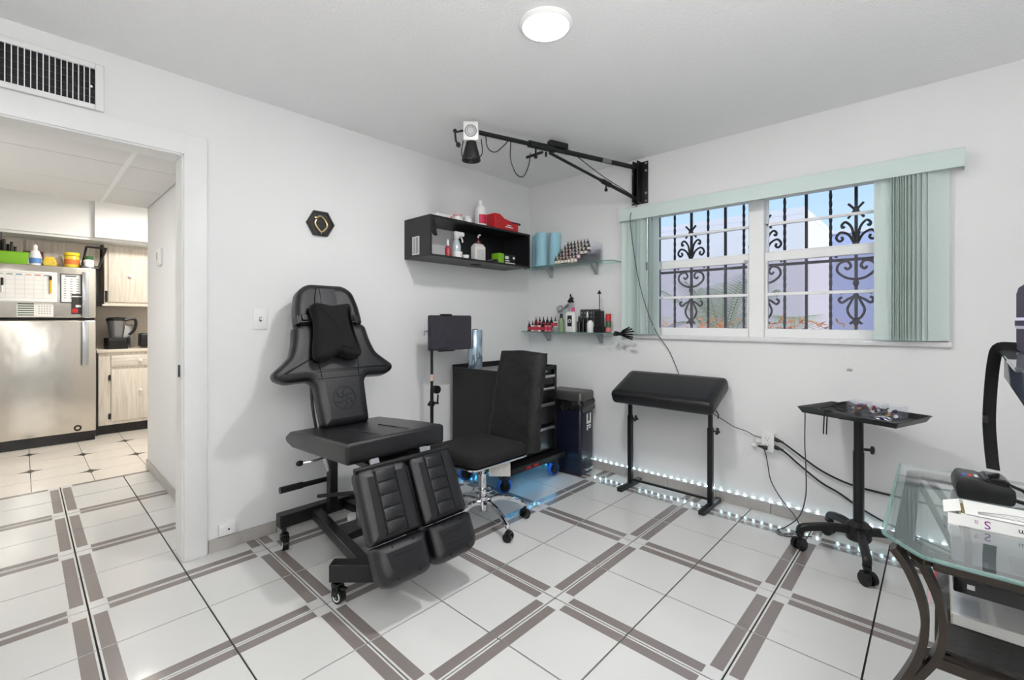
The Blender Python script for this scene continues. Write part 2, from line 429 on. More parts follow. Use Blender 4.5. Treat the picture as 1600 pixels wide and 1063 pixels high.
# ------------------------------------------------------------------ ceiling lights
def disc_lamp(name, loc, watts, label, r=.098):
    t = emp(name, loc, 0, label, 'ceiling light')
    B().lathe([(r + .012, 0), (r + .012, -.006), (r + .002, -.014), (r - .002, -.014), (r - .002, -.004)], n=40).ob('trim_ring', m_white, t)
    B().lathe([(0, -.012), (r * .6, -.014), (r - .003, -.011), (r - .003, -.004)][::-1], n=40).ob('diffuser', m_diffuser, t)
    ld = bpy.data.lights.new('ceiling_lamp', 'AREA'); ld.shape = 'DISK'; ld.size = r * 1.9; ld.energy = watts; ld.color = (1, .995, .985)
    lo = bpy.data.objects.new('ceiling_lamp', ld); COL.objects.link(lo); lo.parent = t; lo.location = (0, 0, -.017)
    return t
disc_lamp('ceiling_light', (1.588, -1.731, H), LAMP_W, 'round flush white LED disc glowing on the room ceiling')
def fill_uplight():  # invented uplight, out of view, bounces soft fill off the ceiling
    t = emp('added_floor_lamp', (3.40, -3.25, 0), 0, 'unseen floor lamp added behind the viewpoint to brighten the ceiling', 'floor lamp')
    B().lathe([(.15, 0), (.15, .015), (.03, .03)], n=28).ob('base', m_bmetal, t)
    B().cyl((0, 0, .02), (0, 0, 1.22), .013, n=14).ob('pole', m_bmetal, t)
    B().lathe([(.02, 1.20), (.09, 1.24), (.17, 1.32), (.18, 1.35), (.172, 1.35), (.16, 1.325), (.085, 1.25), (.02, 1.22)], n=36).ob('bowl', m_white, t)
    ld = bpy.data.lights.new('added_floor_lamp_bulb', 'AREA'); ld.shape = 'DISK'; ld.size = .30; ld.energy = FILL_UPLIGHT_W; ld.color = (1, .995, .985)
    lo = bpy.data.objects.new('added_floor_lamp_bulb', ld); COL.objects.link(lo); lo.parent = t; lo.location = (0, 0, 1.34); lo.rotation_euler = (math.pi, 0, 0)
fill_uplight()

# ------------------------------------------------------------------ window
win = struct(emp('window_1', (1.9, .1, WZ0)), 'white aluminium double window with iron grille outside', 'window')
wy0, wy1 = .075, .135
B().box((WX0, wy0, WZ0), (WX0 + .045, wy1, WZ1)).box((WX1 - .045, wy0, WZ0), (WX1, wy1, WZ1)).box((WX0, wy0, WZ1 - .03), (WX1, wy1, WZ1)).box((WX0, wy0, WZ0), (WX1, wy1, WZ0 + .045)).ob('frame', m_white, win, True, smooth=0)
B().box((1.862, wy0 - .02, WZ0), (1.955, wy1, WZ1), .004, 1).ob('mullion', m_white, win, True)
for (xa, xb) in ((WX0 + .045, 1.862), (1.955, WX1 - .045)):
    # upper sash sits further out, lower sash nearer the room
    B().box((xa, .11, 1.655), (xa + .012, .13, WZ1 - .03)).box((xb - .012, .11, 1.655), (xb, .13, WZ1 - .03)).box((xa, .11, 1.83), (xb, .128, 1.846)).box((xa, .11, 1.63), (xb, .13, 1.66)).ob('upper_sash', m_white, win, True, smooth=0)
    B().box((xa, .08, 1.145), (xa + .014, .105, 1.655)).box((xb - .014, .08, 1.145), (xb, .105, 1.655)).box((xa, .078, 1.595), (xb, .108, 1.65), .003, 1).box((xa, .082, 1.372), (xb, .103, 1.39)).box((xa, .078, 1.115), (xb, .108, 1.158), .003, 1).ob('lower_sash', m_white, win, True, smooth=0)
    B().box((xa + .012, .118, 1.66), (xb - .012, .121, 1.83)).ob('pane', m_pane, win, True, smooth=0)
    B().box((xa + .012, .118, 1.846), (xb - .012, .121, WZ1 - .03)).ob('pane', m_pane, win, True, smooth=0)
    B().box((xa + .014, .09, 1.158), (xb - .014, .093, 1.372)).ob('pane', m_pane_low, win, True, smooth=0)
    B().box((xa + .014, .09, 1.39), (xb - .014, .093, 1.595)).ob('pane', m_pane_low, win, True, smooth=0)
    B().box((xb - .03, .06, 1.60), (xb + .0, .078, 1.612)).ob('latch', m_alu, win, True, smooth=0)
B().box((WX0 - .03, -.022, WZ0 - .025), (WX1 + .012, .075, WZ0 + .003), .004, 2).ob('sill', m_marble, win, True)

# vertical blind
bl = emp('vertical_blind', (1.93, 0, 1.96), 0, 'mint green vertical blind with valance, drawn open in front of window', 'blind')
B().box((.985, -.09, 1.965), (2.872, -.082, 2.058), .002, 1).box((.985, -.082, 1.965), (.989, -.003, 2.058)).box((2.868, -.082, 1.965), (2.872, -.003, 2.058)).box((.985, -.082, 2.054), (2.872, -.003, 2.058)).ob('valance', m_mintsolid, bl, True)
B().box((1.0, -.06, 1.985), (2.85, -.03, 2.015), .003, 1).ob('head_rail', m_white, bl, True)
def slat_mesh():
    b = B(); n = 6; w_ = .089; rs = []
    sec = []
    for i in range(n + 1): t = i / n - .5; sec.append((t * w_, .006 * (1 - 4 * t * t)))
    for i in range(n, -1, -1): t = i / n - .5; sec.append((t * w_, .006 * (1 - 4 * t * t) - .0016))
    b.rings([[(x, y, z) for x, y in sec] for z in (0, .872)])
    me = b.mesh('slat'); me.materials.append(m_mint); return me
sm = slat_mesh()
def slat(x, ang):
    o = bpy.data.objects.new('slat', sm); COL.objects.link(o); o.parent = bl
    o.matrix_basis = root_matrix(bl).inverted() @ (M.Translation((x, -.045, 1.108)) @ M.Rotation(R(ang), 4, 'Z'))
for x, a in ((1.035, 35), (1.085, 52), (1.118, 76), (1.15, 70), (1.182, 60), (1.225, 84), (1.248, 78), (1.268, 88)): slat(x, a)
for x, a in ((2.565, 8), (2.612, 66), (2.622, 64), (2.632, 66), (2.642, 62), (2.652, 64), (2.662, 62), (2.674, 58), (2.69, 54), (2.708, 50), (2.728, 44), (2.752, 36), (2.778, 26)): slat(x, a)
B().tube([(1.213, -.075, 1.98), (1.213, -.078, 1.6), (1.212, -.08, 1.155)], .0035, 8).cyl((1.212, -.08, 1.13), (1.212, -.08, 1.30), .007, n=8).cyl((1.213, -.078, 1.58), (1.213, -.078, 1.64), .007, n=8, mi=1).ob('wand', [m_alu, m_darkgrey], bl, True)

# iron grille outside
gr = emp('window_grille', (1.9, .25, 1.05), 0, 'black wrought iron grille with scrolls outside the window panes', 'window grille')
GY = .25
def twisted(x):
    b = B(); rs = []; n = 60
    for i in range(n + 1):
        z = 1.04 + 1.05 * i / n; a = i * .55; r_ = .0095
        rs.append([(x + math.cos(a + k * math.pi / 2) * r_, GY + math.sin(a + k * math.pi / 2) * r_, z) for k in range(4)])
    b.rings(rs); return b
xs_b = [1.03, 1.155, 1.28, 1.41, 1.533, 1.655, 1.778, 1.914, 2.03, 2.153, 2.283, 2.412, 2.535, 2.66, 2.785]
plain = {1.41, 1.914, 2.412, 1.655, 2.153, 1.155, 2.66}
for x in xs_b:
    if x in plain: B().box((x - .008, GY - .008, 1.04), (x + .008, GY + .008, 2.09)).ob('bar', m_iron, gr, True)
    else: twisted(x).ob('bar', m_iron, gr, True, smooth=0)
for z in (1.05, 1.585, 2.08): B().box((.98, GY - .006, z - .009), (2.84, GY + .006, z + .009)).ob('cross_bar', m_iron, gr, True)
def spiral(c, r0, r1, a0, a1, n=22):
    return [(c[0] + (r0 + (r1 - r0) * i / n) * math.cos(R(a0 + (a1 - a0) * i / n)), GY - .012, c[1] + (r0 + (r1 - r0) * i / n) * math.sin(R(a0 + (a1 - a0) * i / n))) for i in range(n + 1)]
def scrolls(cx):
    r_ = .0075
    for sg in (-1, 1):
        mx = lambda pts: [(cx + sg * p[0], p[1], p[2]) for p in pts]
        y = GY - .012
        # upper leaf curls
        B().tube(mx([(.008, y, 1.69), (.02, y, 1.775), (.05, y, 1.815), (.07, y, 1.80), (.066, y, 1.782), (.055, y, 1.79)]), r_, 6, 4).ob('scroll', m_iron, gr, True)
        B().tube(mx([(.01, y, 1.685), (.035, y, 1.735), (.075, y, 1.755), (.098, y, 1.725), (.082, y, 1.70), (.065, y, 1.712), (.072, y, 1.728)]), r_, 6, 4).ob('scroll', m_iron, gr, True)
        # star tips
        B().tube(mx([(.038, y, 1.925), (.012, y, 1.895), (.006, y, 1.885), (.014, y, 1.87), (.04, y, 1.835)]), r_, 6, 3).ob('scroll', m_iron, gr, True)
        # arch
        B().tube(mx([(0, y, 1.665), (.05, y, 1.66), (.088, y, 1.63), (.10, y, 1.60)]), r_, 6, 4).ob('scroll', m_iron, gr, True)
        # heart
        B().tube(mx([(0, y, 1.46), (.05, y, 1.475), (.092, y, 1.515), (.085, y, 1.56), (.045, y, 1.575), (.025, y, 1.545), (.042, y, 1.525), (.055, y, 1.54)]), r_, 6, 4).ob('scroll', m_iron, gr, True)
        # lower curls and lyre
        B().tube(mx([(.005, y, 1.36), (.04, y, 1.342), (.07, y, 1.32), (.085, y, 1.342), (.068, y, 1.356)]), r_, 6, 4).ob('scroll', m_iron, gr, True)
        B().tube(mx([(.006, y, 1.37), (.025, y, 1.325), (.042, y, 1.28), (.03, y, 1.24), (.01, y, 1.215), (.03, y, 1.19)]), r_, 6, 4).ob('scroll', m_iron, gr, True)
        B().tube(mx([(.075, y, 1.375), (.06, y, 1.395), (.045, y, 1.38)]), r_, 6, 4).ob('scroll', m_iron, gr, True)
    for z in (1.678, 1.44, 1.20, 1.885): B().ball((cx, GY - .012, z), .017, 8, sc=(1, .8, 1.2)).ob('collar', m_iron, gr, True)
for cx in (1.41, 1.914, 2.412): scrolls(cx)

# ------------------------------------------------------------------ outdoors
struct(B().box((-14, .2, -.25), (16, 26, -.15)).ob('ground', m_ground, smooth=0), 'bare ground outside the window', 'ground')
hb = emp('neighbour_house', (1.4, 4.0, -.15), 0, 'white stucco neighbouring house with flat roofline outside the window', 'house')
B().box((-7, 4.0, -.15), (1.45, 6.2, 2.66)).ob('wall', m_stucco, hb, True, smooth=0)
B().box((-7.0, 3.998, 2.66), (1.452, 6.2, 2.75)).ob('parapet', m_stucco, hb, True, smooth=0)
B().box((-7.0, 3.985, 2.56), (1.45, 4.0, 2.575)).ob('roof_line', mat('terracotta_line', (176, 120, 112), .8), hb, True, smooth=0)
h2 = emp('far_house', (3.5, 11, -.15), 0, 'house wall with bluish shade in its colour, farther off behind the grille', 'house')
B().box((.3, 10, -.15), (8.5, 14, 3.25)).ob('wall', m_stucco_shade, h2, True, smooth=0)
B().box((.25, 9.98, 3.25), (8.6, 14.1, 3.34)).ob('parapet', m_stucco, h2, True, smooth=0)

def palm(name, loc, n, L, label, m_, spread=70, seedv=1, droop=.5, th=.7):
    rnd = random.Random(seedv); t = emp(name, loc, 0, label, 'palm')
    B().cyl((0, 0, 0), (0, 0, th + .03), .05, .03, 10).ob('trunk', m_ground, t)
    for i in range(n):
        az = R(i * 137.5 + rnd.uniform(-15, 15)); el = R(rnd.uniform(90 - spread, 82)); ln = L * rnd.uniform(.75, 1.1)
        P = []
        for k in range(9):
            s_ = k / 8; r_ = ln * s_ * math.cos(el); z = th + ln * s_ * math.sin(el) - droop * ln * s_ ** 2.2
            P.append(V((math.cos(az) * r_ * (1 + .25 * s_), math.sin(az) * r_ * (1 + .25 * s_), z)))
        b = B(); b.tube(P, .006, 5)
        side = V((-math.sin(az), math.cos(az), 0))
        Q = catmull(P, 4)
        for k in range(4, len(Q) - 1, 1):
            s_ = k / len(Q); ll = .32 * ln * math.sin(math.pi * min(1, s_ * .9 + .12)) ** .7
            d = (Q[k + 1] - Q[k]).normalized()
            for sg in (-1, 1):
                tip = Q[k] + (side * sg * .85 + d * .6 + V((0, 0, -.22))).normalized() * ll
                wv = d * .0045
                b.add([Q[k] - wv, Q[k] + wv, (Q[k] + tip) / 2 + wv * .9 + V((0, 0, .012)), tip, (Q[k] + tip) / 2 - wv * .9 + V((0, 0, .012))], [(0, 1, 2, 3, 4)])
        b.ob('frond', m_, t, smooth=0)
palm('areca_palm', (.95, 2.3, -.15), 8, 1.35, 'feathery green palm behind the window pane beside the mullion', m_palm, 42, 3, .30, .95)
palm('areca_palm', (.05, 2.2, -.15), 8, 1.2, 'pale dry feathery palm behind the leftmost window pane', m_palmdry, 60, 5, .5, .8)
palm('areca_palm', (1.55, 3.0, -.15), 8, 1.3, 'grey green palm with drooping fronds behind the right-hand panes', m_palm, 66, 9, .55, .85)
def croton(loc, seedv, label):
    rnd = random.Random(seedv); t = emp('croton_shrub', loc, 0, label, 'shrub')
    B().cyl((0, 0, 0), (0, 0, .9), .015, .01, 8).ob('stem', m_ground, t)
    b = B()
    for i in range(420):
        p = V((rnd.gauss(0, .2), rnd.gauss(0, .16), rnd.uniform(.55, 1.36))); d = V((rnd.uniform(-1, 1), rnd.uniform(-1, 1), rnd.uniform(-.2, 1))).normalized(); s_ = d.orthogonal().normalized() * .022
        b.add([p, p + d * .03 + s_ * .5, p + d * .075, p + d * .03 - s_ * .5], [(0, 1, 2, 3)])
    o = b.ob('foliage', m_orange, t, smooth=0); o['kind'] = 'stuff'
croton((1.28, 1.35, -.15), 4, 'orange leaved croton shrub low behind the left window pane')
croton((1.78, 1.7, -.15), 8, 'orange leaved croton shrub low behind the right window pane')
# ------------------------------------------------------------------ hallway and kitchen beyond the doorway
KX = gx(-10)        # where the hallway tiles stop
slab('wall_hallway', [((-2.0, -2.5, 0), (-.12, -2.40, 2.2))], m_wall)
slab('wall_hallway_far', [((-2.0, -3.97, 0), (-.12, -3.87, 2.2))], m_wall)
slab('wall_kitchen_back', [((-4.42, -4.02, 0), (-4.3, -1.15, 2.5))], m_wall)
slab('wall_kitchen_side', [((-4.42, -1.15, 0), (-1.9, -1.03, 2.5)), ((-2.0, -2.4, 0), (-1.9, -1.15, 2.5))], m_wall)
slab('wall_kitchen_near', [((-4.42, -4.1, 0), (-1.9, -3.98, 2.5)), ], m_wall)
slab('ceiling_kitchen', [((-4.42, -4.1, 2.46), (-1.9, -1.03, 2.56)), ((-2.02, -3.97, 2.2), (-1.9, -1.15, 2.5))], m_white)
hc = struct(B().box((-2.0, -3.97, 2.145), (-.12, -2.4, 2.2)).ob('ceiling_hallway', m_grey, smooth=0))
panel_m = mat('ceiling_panel_white', (232, 231, 228), .85, var=.02, vs=30, bump=.15, bs=60)
for i in range(3):
    for (ya, yb) in ((-3.96, -3.40), (-3.385, -2.80), (-2.775, -2.505)):
        x0 = -.13 - (i + 1) * .62
        B().box((x0 + .004, ya, 2.132), (x0 + .616, yb, 2.146), .002, 1).ob('ceiling_panel', panel_m, hc)
for yy in (-3.392, -2.788): B().box((-2.0, yy - .014, 2.126), (-.13, yy + .014, 2.146), .002, 1).ob('ceiling_rail', m_white, hc)
baseboard('baseboard_hallway', (-2.0, -2.5, 0), (-.92, -2.5, 0), (0, -1, 0))
t2 = struct(emp('trim_2', (-.8, -2.5, 0)), 'white casing of a side opening in the hallway', 'door casing')
B().box((-.92, -2.515, 0), (-.84, -2.5, 2.06), .003, 1).ob('side_casing', m_trim, t2, True)
B().box((-.84, -2.507, 0), (-.20, -2.5, 2.03), .003, 1).ob('door_leaf', m_white, t2, True)
th = emp('thermostat', (-1.458, -2.5, 1.683), 0, 'small white thermostat on the hallway wall', 'thermostat')
B().box((-.055, -.022, -.06), (.055, 0, .06), .006, 2).ob('body', m_plate, th)
B().box((-.03, -.024, -.02), (-.018, -.0215, .035)).ob('slider', m_grey, th)

# kitchen floor
kf = struct(B().box((-4.32, -4.0, -.10), (KX, -1.1, -.006)).ob('floor_kitchen', m_grout, smooth=0))
KT = .331
kme = B().box((.0018, .0018, -.008), (KT - .0018, KT - .0018, 0)).mesh('kitchen_tile', 0); kme.materials.append(m_ktile)
kdm = B().prism([(-.068, 0), (-.02, -.02), (0, -.068), (.02, -.02), (.068, 0), (.02, .02), (0, .068), (-.02, .02)], .0, .001).mesh('diamond_inlay', 0); kdm.materials.append(m_kdia)
for i in range(8):
    for j in range(9):
        x = -2.21 - .331 * i; y = -4.155 + .331 * j
        if x < -4.6: continue
        o = bpy.data.objects.new('tile', kme); COL.objects.link(o); o.location = (x, y, 0); o.parent = kf
        if (i + j) % 2 == 0:
            d = bpy.data.objects.new('diamond_inlay', kdm); COL.objects.link(d); d.location = (x, y, .0002); d.parent = kf

def kitchen_fill_lamp():  # unseen ceiling fixture added to brighten the kitchen
    t = emp('added_kitchen_light', (-2.75, -2.3, 2.46), 0, 'added flush round ceiling light, unseen, brightening the kitchen', 'ceiling light')
    B().lathe([(.17, 0), (.17, -.03), (.15, -.06), (0, -.075)], n=32).ob('dome', mat('kitchen_fill_dome', (255, 255, 255), emit=(255, 248, 236), es=5), t)
    ld = bpy.data.lights.new('kitchen_fill_lamp', 'AREA'); ld.shape = 'DISK'; ld.size = .32; ld.energy = KITCHEN_FILL_W; ld.color = (1, .95, .87)
    lo = bpy.data.objects.new('kitchen_fill_lamp', ld); COL.objects.link(lo); lo.parent = t; lo.location = (0, 0, -.08)
    h = emp('added_hallway_light', (-1.0, -3.6, 2.132), 0, 'added flush round ceiling light, out of view, brightening the hallway', 'ceiling light')  # added fixture kept out of view, lights the hallway
    B().lathe([(.09, 0), (.09, -.012), (.08, -.016), (0, -.017)], n=32).ob('diffuser', m_diffuser, h)
    ld = bpy.data.lights.new('hallway_fill_lamp', 'AREA'); ld.shape = 'DISK'; ld.size = .16; ld.energy = KITCHEN_FILL_W * .4; ld.color = (1, .98, .95)
    lo = bpy.data.objects.new('hallway_fill_lamp', ld); COL.objects.link(lo); lo.parent = h; lo.location = (0, 0, -.02)
kitchen_fill_lamp()

# soffit over the cabinets
struct(B().box((-4.3, -3.98, 2.06), (-3.56, -2.70, 2.46)).box((-4.3, -2.70, 2.06), (-3.50, -1.15, 2.46)).ob('wall_soffit', m_wall, smooth=0))
B().box((-4.3, -3.98, 2.035), (-3.58, -1.15, 2.06)).ob('trim_3', m_trim, smooth=0)['kind'] = 'structure'

# refrigerator
fr = emp('refrigerator', (-3.85, -3.08, 0), 0, 'stainless steel top freezer refrigerator behind the kitchen doorway', 'refrigerator')
FX = -3.45
B().box((-4.2, -3.50, .03), (FX - .075, -2.70, 1.725), .008, 2).ob('body', m_darkgrey, fr, True)
fd = B().box((FX - .07, -3.50, 1.235), (FX, -2.695, 1.735), .012, 3).ob('freezer_door', m_steel, fr, True)
rd = B().box((FX - .07, -3.50, .10), (FX, -2.695, 1.212), .012, 3).ob('fridge_door', m_steel, fr, True)
B().box((FX + .03, -2.80, 1.24), (FX + .042, -2.752, 1.69), .004, 2).box((FX, -2.79, 1.245), (FX + .032, -2.76, 1.28)).box((FX, -2.79, 1.65), (FX + .032, -2.76, 1.685)).ob('handle', m_alu, fd, True)
B().box((FX + .03, -2.80, .76), (FX + .042, -2.752, 1.205), .004, 2).box((FX, -2.79, .765), (FX + .032, -2.76, .80)).box((FX, -2.79, 1.165), (FX + .032, -2.76, 1.2)).ob('handle', m_alu, rd, True)
B().box((FX - .09, -3.49, .0), (FX - .045, -2.70, .092)).ob('kick_grille', m_blackgloss, fr, True)
bd = B().torus((0, 0, 0), .022, .007, 20, 6, T=frame((FX + .003, -2.83, .145), (0, 1, 0), (0, 0, 1), (1, 0, 0))).ob('badge', m_black, rd, True)

# things held on the refrigerator doors
wb = emp('planner_board', (FX, -3.2, 1.49), 0, 'white magnetic planner whiteboard on the freezer door', 'whiteboard')
B().box((FX, -3.46, 1.39), (FX + .006, -2.975, 1.67), .002, 1).ob('panel', m_paper, wb, True)
B().box((FX + .006, -3.46, 1.385), (FX + .022, -2.975, 1.405), .002, 1).box((FX + .006, -3.46, 1.655), (FX + .010, -2.975, 1.672), .002, 1).ob('ledge', m_plate, wb, True)
ln = B()
for k in range(8): y = -3.43 + k * .06; ln.box((FX + .0062, y - .0006, 1.42), (FX + .0068, y + .0006, 1.63))
for k in range(6): z = 1.42 + k * .042; ln.box((FX + .0062, -3.43, z - .0006), (FX + .0068, -3.01, z + .0006))
ln.ob('grid_lines', mat('pale_grey_print', (186, 190, 196), .7), wb, True, smooth=0)
cols = [(120, 160, 170), (150, 170, 150), (120, 150, 120), (90, 130, 170), (210, 160, 120), (190, 60, 60), (70, 90, 130)]
for k in range(7): B().box((FX + .0062, -3.425 + k * .06, 1.634), (FX + .007, -3.385 + k * .06, 1.642)).ob('day_mark', mat('day_mark_%d' % k, cols[k], .7), wb, True, smooth=0)
B().cyl((FX + .014, -3.33, 1.53), (FX + .014, -3.33, 1.60), .009, n=10, mi=1).cyl((FX + .014, -3.33, 1.47), (FX + .014, -3.33, 1.53), .006, n=10).ob('marker', [m_plate, m_black], wb, True)
B().cyl((FX + .014, -3.02, 1.595), (FX + .014, -3.02, 1.635), .009, n=10, mi=1).cyl((FX + .014, -3.02, 1.47), (FX + .014, -3.02, 1.595), .007, n=10).ob('marker', [mat('marker_yellow', (222, 180, 40), .5), m_black], wb, True)
mg = tag(B().box((FX, -2.955, 1.38), (FX + .004, -2.80, 1.665), .001, 1).box((FX + .0035, -2.945, 1.39), (FX + .005, -2.81, 1.655), mi=1).ob('list_board', [m_darkgrey, m_paper]), 'dark framed list board beside the freezer handle', 'memo board')
pr = B()
for r_ in range(9):
    for c_ in range(3): pr.box((FX + .005, -2.93 + c_ * .045, 1.61 - r_ * .023), (FX + .0056, -2.912 + c_ * .045, 1.615 - r_ * .023))
pr.box((FX + .005, -2.92, 1.638), (FX + .0057, -2.84, 1.648)); pr.ob('print', m_ink, mg, smooth=0)
ca = tag(B().box((FX, -3.24, 1.245), (FX + .003, -3.0, 1.385), .001, 1).ob('calendar_sheet', m_paper), 'small paper calendar on the freezer door under the whiteboard', 'calendar')
pc = B()
for r_ in range(4):
    for c_ in range(5): pc.box((FX + .003, -3.10 + c_ * .018, 1.34 - r_ * .022), (FX + .0034, -3.092 + c_ * .018, 1.346 - r_ * .022))
pc.ob('dates', m_ink, ca, smooth=0)
pl_ = B()
for r_ in range(6): pl_.box((FX + .003, -3.235, 1.255 + r_ * .021), (FX + .0036, -3.13, 1.266 + r_ * .021))
pl_.ob('stripes', mat('calendar_green', (70, 96, 74), .7), ca, smooth=0)
mgn = tag(B().box((FX + .006, -2.875, 1.27), (FX + .009, -2.80, 1.47), .001, 1).box((FX + .0088, -2.87, 1.285), (FX + .0096, -2.83, 1.325), mi=1).box((FX + .0088, -2.873, 1.44), (FX + .0096, -2.803, 1.452), mi=2).box((FX + .0088, -2.845, 1.34), (FX + .0096, -2.806, 1.362), mi=2).ob('menu_card', [mat('menu_dark', (56, 52, 50), .6), m_red, m_paper]), 'dark red and black takeaway menu card on the freezer door', 'card')

# on top of the refrigerator
FT = 1.738
m_lime = mat('lime_green', (130, 190, 40), .45)
gb = emp('green_basket', (-3.62, -3.27, FT), 0, 'lime green plastic basket on top of the refrigerator', 'basket')
B().pad(rpoly([(-.09, -.11), (.09, -.11), (.09, .11), (-.09, .11)], .02), [(.015, 0), (.0, .11), (-.006, .115), (.0, .118), (.012, .112), (.02, .012)]).ob('tub', m_lime, gb)
for k in range(5): tag(B().cyl((-3.60 + .02 * (k % 2), -3.34 + k * .022, FT + .06), (-3.60 + .03 * (k % 2), -3.345 + k * .024, FT + [.30, .22, .18, .20, .16][k]), .013, .010, 8).ball((-3.60 + .03 * (k % 2), -3.345 + k * .024, FT + [.30, .22, .18, .20, .16][k]), .012, 8).ob('utensil', m_black), ['tallest black utensil handle in the lime green basket', 'second tallest black utensil handle beside the tallest in green basket', 'middle black utensil handle in the lime green basket', 'fourth black utensil handle in basket, beside the shortest one', 'shortest black utensil handle in the lime green basket'][k], 'utensil', 'utensils in the green basket')
tag(B().box((-3.75, -3.20, FT), (-3.70, -3.06, FT + .15), .004, 1).box((-3.699, -3.19, FT + .02), (-3.6985, -3.07, FT + .10), mi=1).ob('snack_box', [mat('maroon_box', (92, 34, 34), .5), m_paper]), 'maroon box behind the bottles on the refrigerator', 'box')
def bottle(name, loc, prof, mats_, label, cat, capz=None, group=None, n=18, cap=None):
    t = emp(name, loc, 0, label, cat, group)
    B().lathe(prof, n=n).ob('body', mats_[0], t)
    if cap: B().lathe(cap, n=n).ob('cap', mats_[1], t)
    if capz and len(mats_) > 2: B().lathe([(capz[2], capz[0]), (capz[2], capz[1])], n=n).ob('label_band', mats_[2], t)
    return t
bottle('detergent_bottle', (-3.56, -3.12, FT), [(.04, 0), (.042, .10), (.03, .135), (.014, .15)], [mat('bottle_white', (232, 232, 236), .4), m_plate, mat('label_blue', (90, 140, 200), .5)], 'white bottle with blue label on the refrigerator beside green basket', 'bottle', (.02, .07, .0425), cap=[(.016, .15), (.018, .185), (.008, .20)])
bag = B(); rnd = random.Random(3)
bag.pad(rpoly([(-.04, -.055), (.04, -.055), (.045, .05), (-.04, .055)], .02), [(.01, 0), (0, .03), (.012, .07), (.03, .095)])
tag(bag.ob('snack_bag', mat('yellow_bag', (222, 190, 70), .3, var=.3, vs=25, bump=.6, bs=30), loc=(-3.6, -3.02, FT)), 'crumpled yellow snack bag on top of the refrigerator', 'bag')
tag(B().pad(rpoly([(-.035, -.035), (.035, -.035), (.03, .04), (-.035, .03)], .015), [(.008, 0), (0, .04), (.01, .09), (.025, .12)]).ob('plastic_bag', mat('cloudy_bag', (206, 196, 184), .3, var=.15, vs=20, bump=.6, bs=35), loc=(-3.66, -2.955, FT)), 'cloudy plastic bag beside the yellow jar on refrigerator', 'bag')
bottle('snack_jar', (-3.58, -2.865, FT), [(.055, 0), (.057, .01), (.057, .11), (.05, .12)], [mat('jar_yellow', (226, 196, 60), .3, var=.1), mat('lid_yellow', (236, 206, 40), .35), mat('jar_label', (214, 120, 50), .5)], 'round yellow jar with yellow lid on the refrigerator', 'jar', (.03, .08, .0575), cap=[(.06, .12), (.06, .145), (.055, .15), (0, .15)])
bottle('vitamin_bottle', (-3.52, -2.745, FT), [(.038, 0), (.04, .01), (.04, .075), (.025, .09)], [m_plate, mat('cap_green', (34, 88, 50), .4)], 'white pill bottle with dark green cap on the refrigerator', 'bottle', cap=[(.032, .088), (.032, .122), (.0, .124)])
fo = emp('wire_rack', (-3.62, -2.70, FT), 0, 'black metal frame rack leaning at the refrigerator corner', 'rack')
fp = [(-3.48, -2.80, FT + .004), (-3.50, -2.675, FT + .004), (-3.70, -2.595, FT + .235), (-3.68, -2.75, FT + .235)]
for k in range(4): B().tube([fp[k], fp[(k + 1) % 4]], .010, 8).ob('rod', m_black, fo, True)

# cabinets
def knob(parent, p): return B().lathe([(.008, 0), (.007, .012), (.016, .018), (.017, .026), (.010, .032), (0, .033)], n=16, T=frame(p, (0, 1, 0), (0, 0, 1), (1, 0, 0))).ob('knob', m_plate, parent, True)
bc = emp('base_cabinet', (-3.95, -2.15, 0), 0, 'pale wood base cabinet with black kick beside the refrigerator', 'cabinet')
CX = -3.66
B().box((-4.28, -2.66, .10), (CX, -1.2, .865)).ob('body', m_wood, bc, True, smooth=0)
B().box((-4.28, -2.66, 0), (CX - .03, -1.2, .10)).box((-4.0, -2.682, 0), (CX - .005, -2.66, .865)).ob('plinth', m_blackgloss, bc, True, smooth=0)
for y0 in (-2.56, -1.90):
    d = B().box((CX, y0, .135), (CX + .018, y0 + .60, .685), .004, 2).ob('door', m_wood, bc, True); knob(d, (CX + .018, y0 + .24 if y0 < -2.4 else y0 + .3, .45))
    for z in (.19, .60): B().box((CX + .002, y0 - .022, z - .03), (CX + .014, y0 - .004, z + .03), .003, 1).ob('hinge', m_black, d, True)
    dr = B().box((CX, y0, .715), (CX + .018, y0 + .60, .835), .004, 2).ob('drawer', m_wood2, bc, True); knob(dr, (CX + .018, y0 + .24 if y0 < -2.4 else y0 + .3, .775))
tag(B().box((-4.29, -2.675, .866), (CX + .025, -1.17, .90), .006, 2).ob('worktop', m_counter), 'cream kitchen worktop carrying the blender', 'worktop')
UX = -3.80
uc = emp('wall_cabinet', (-4.1, -2.1, 1.37), 0, 'pale wood wall cabinet above the kitchen worktop', 'cabinet')
B().box((-4.28, -2.60, 1.385), (UX, -1.2, 2.034)).ob('body', m_wood, uc, True, smooth=0)
B().box((-4.28, -2.62, 1.365), (UX + .03, -1.2, 1.385), .002, 1).ob('light_rail', m_wood2, uc, True)
for y0 in (-2.57, -1.90):
    d = B().box((UX, y0, 1.41), (UX + .018, y0 + .62, 2.01), .004, 2).ob('door', m_wood, uc, True); knob(d, (UX + .018, y0 + .18, 1.70))
    B().box((UX, y0 - .024, 1.41), (UX + .014, y0 - .006, 1.53), .003, 1).ob('hinge', m_black, d, True)
uf = emp('fridge_cabinet', (-4.1, -3.2, 1.86), 0, 'pale wood cabinet recessed above the refrigerator', 'cabinet')
B().box((-4.28, -3.95, 1.80), (-3.93, -2.625, 2.034)).ob('body', m_wood, uf, True, smooth=0)
for y0, y1 in ((-3.62, -3.20), (-3.18, -2.66)): B().box((-3.93, y0, 1.815), (-3.912, y1, 2.02), .003, 1).ob('door', m_wood, uf, True)
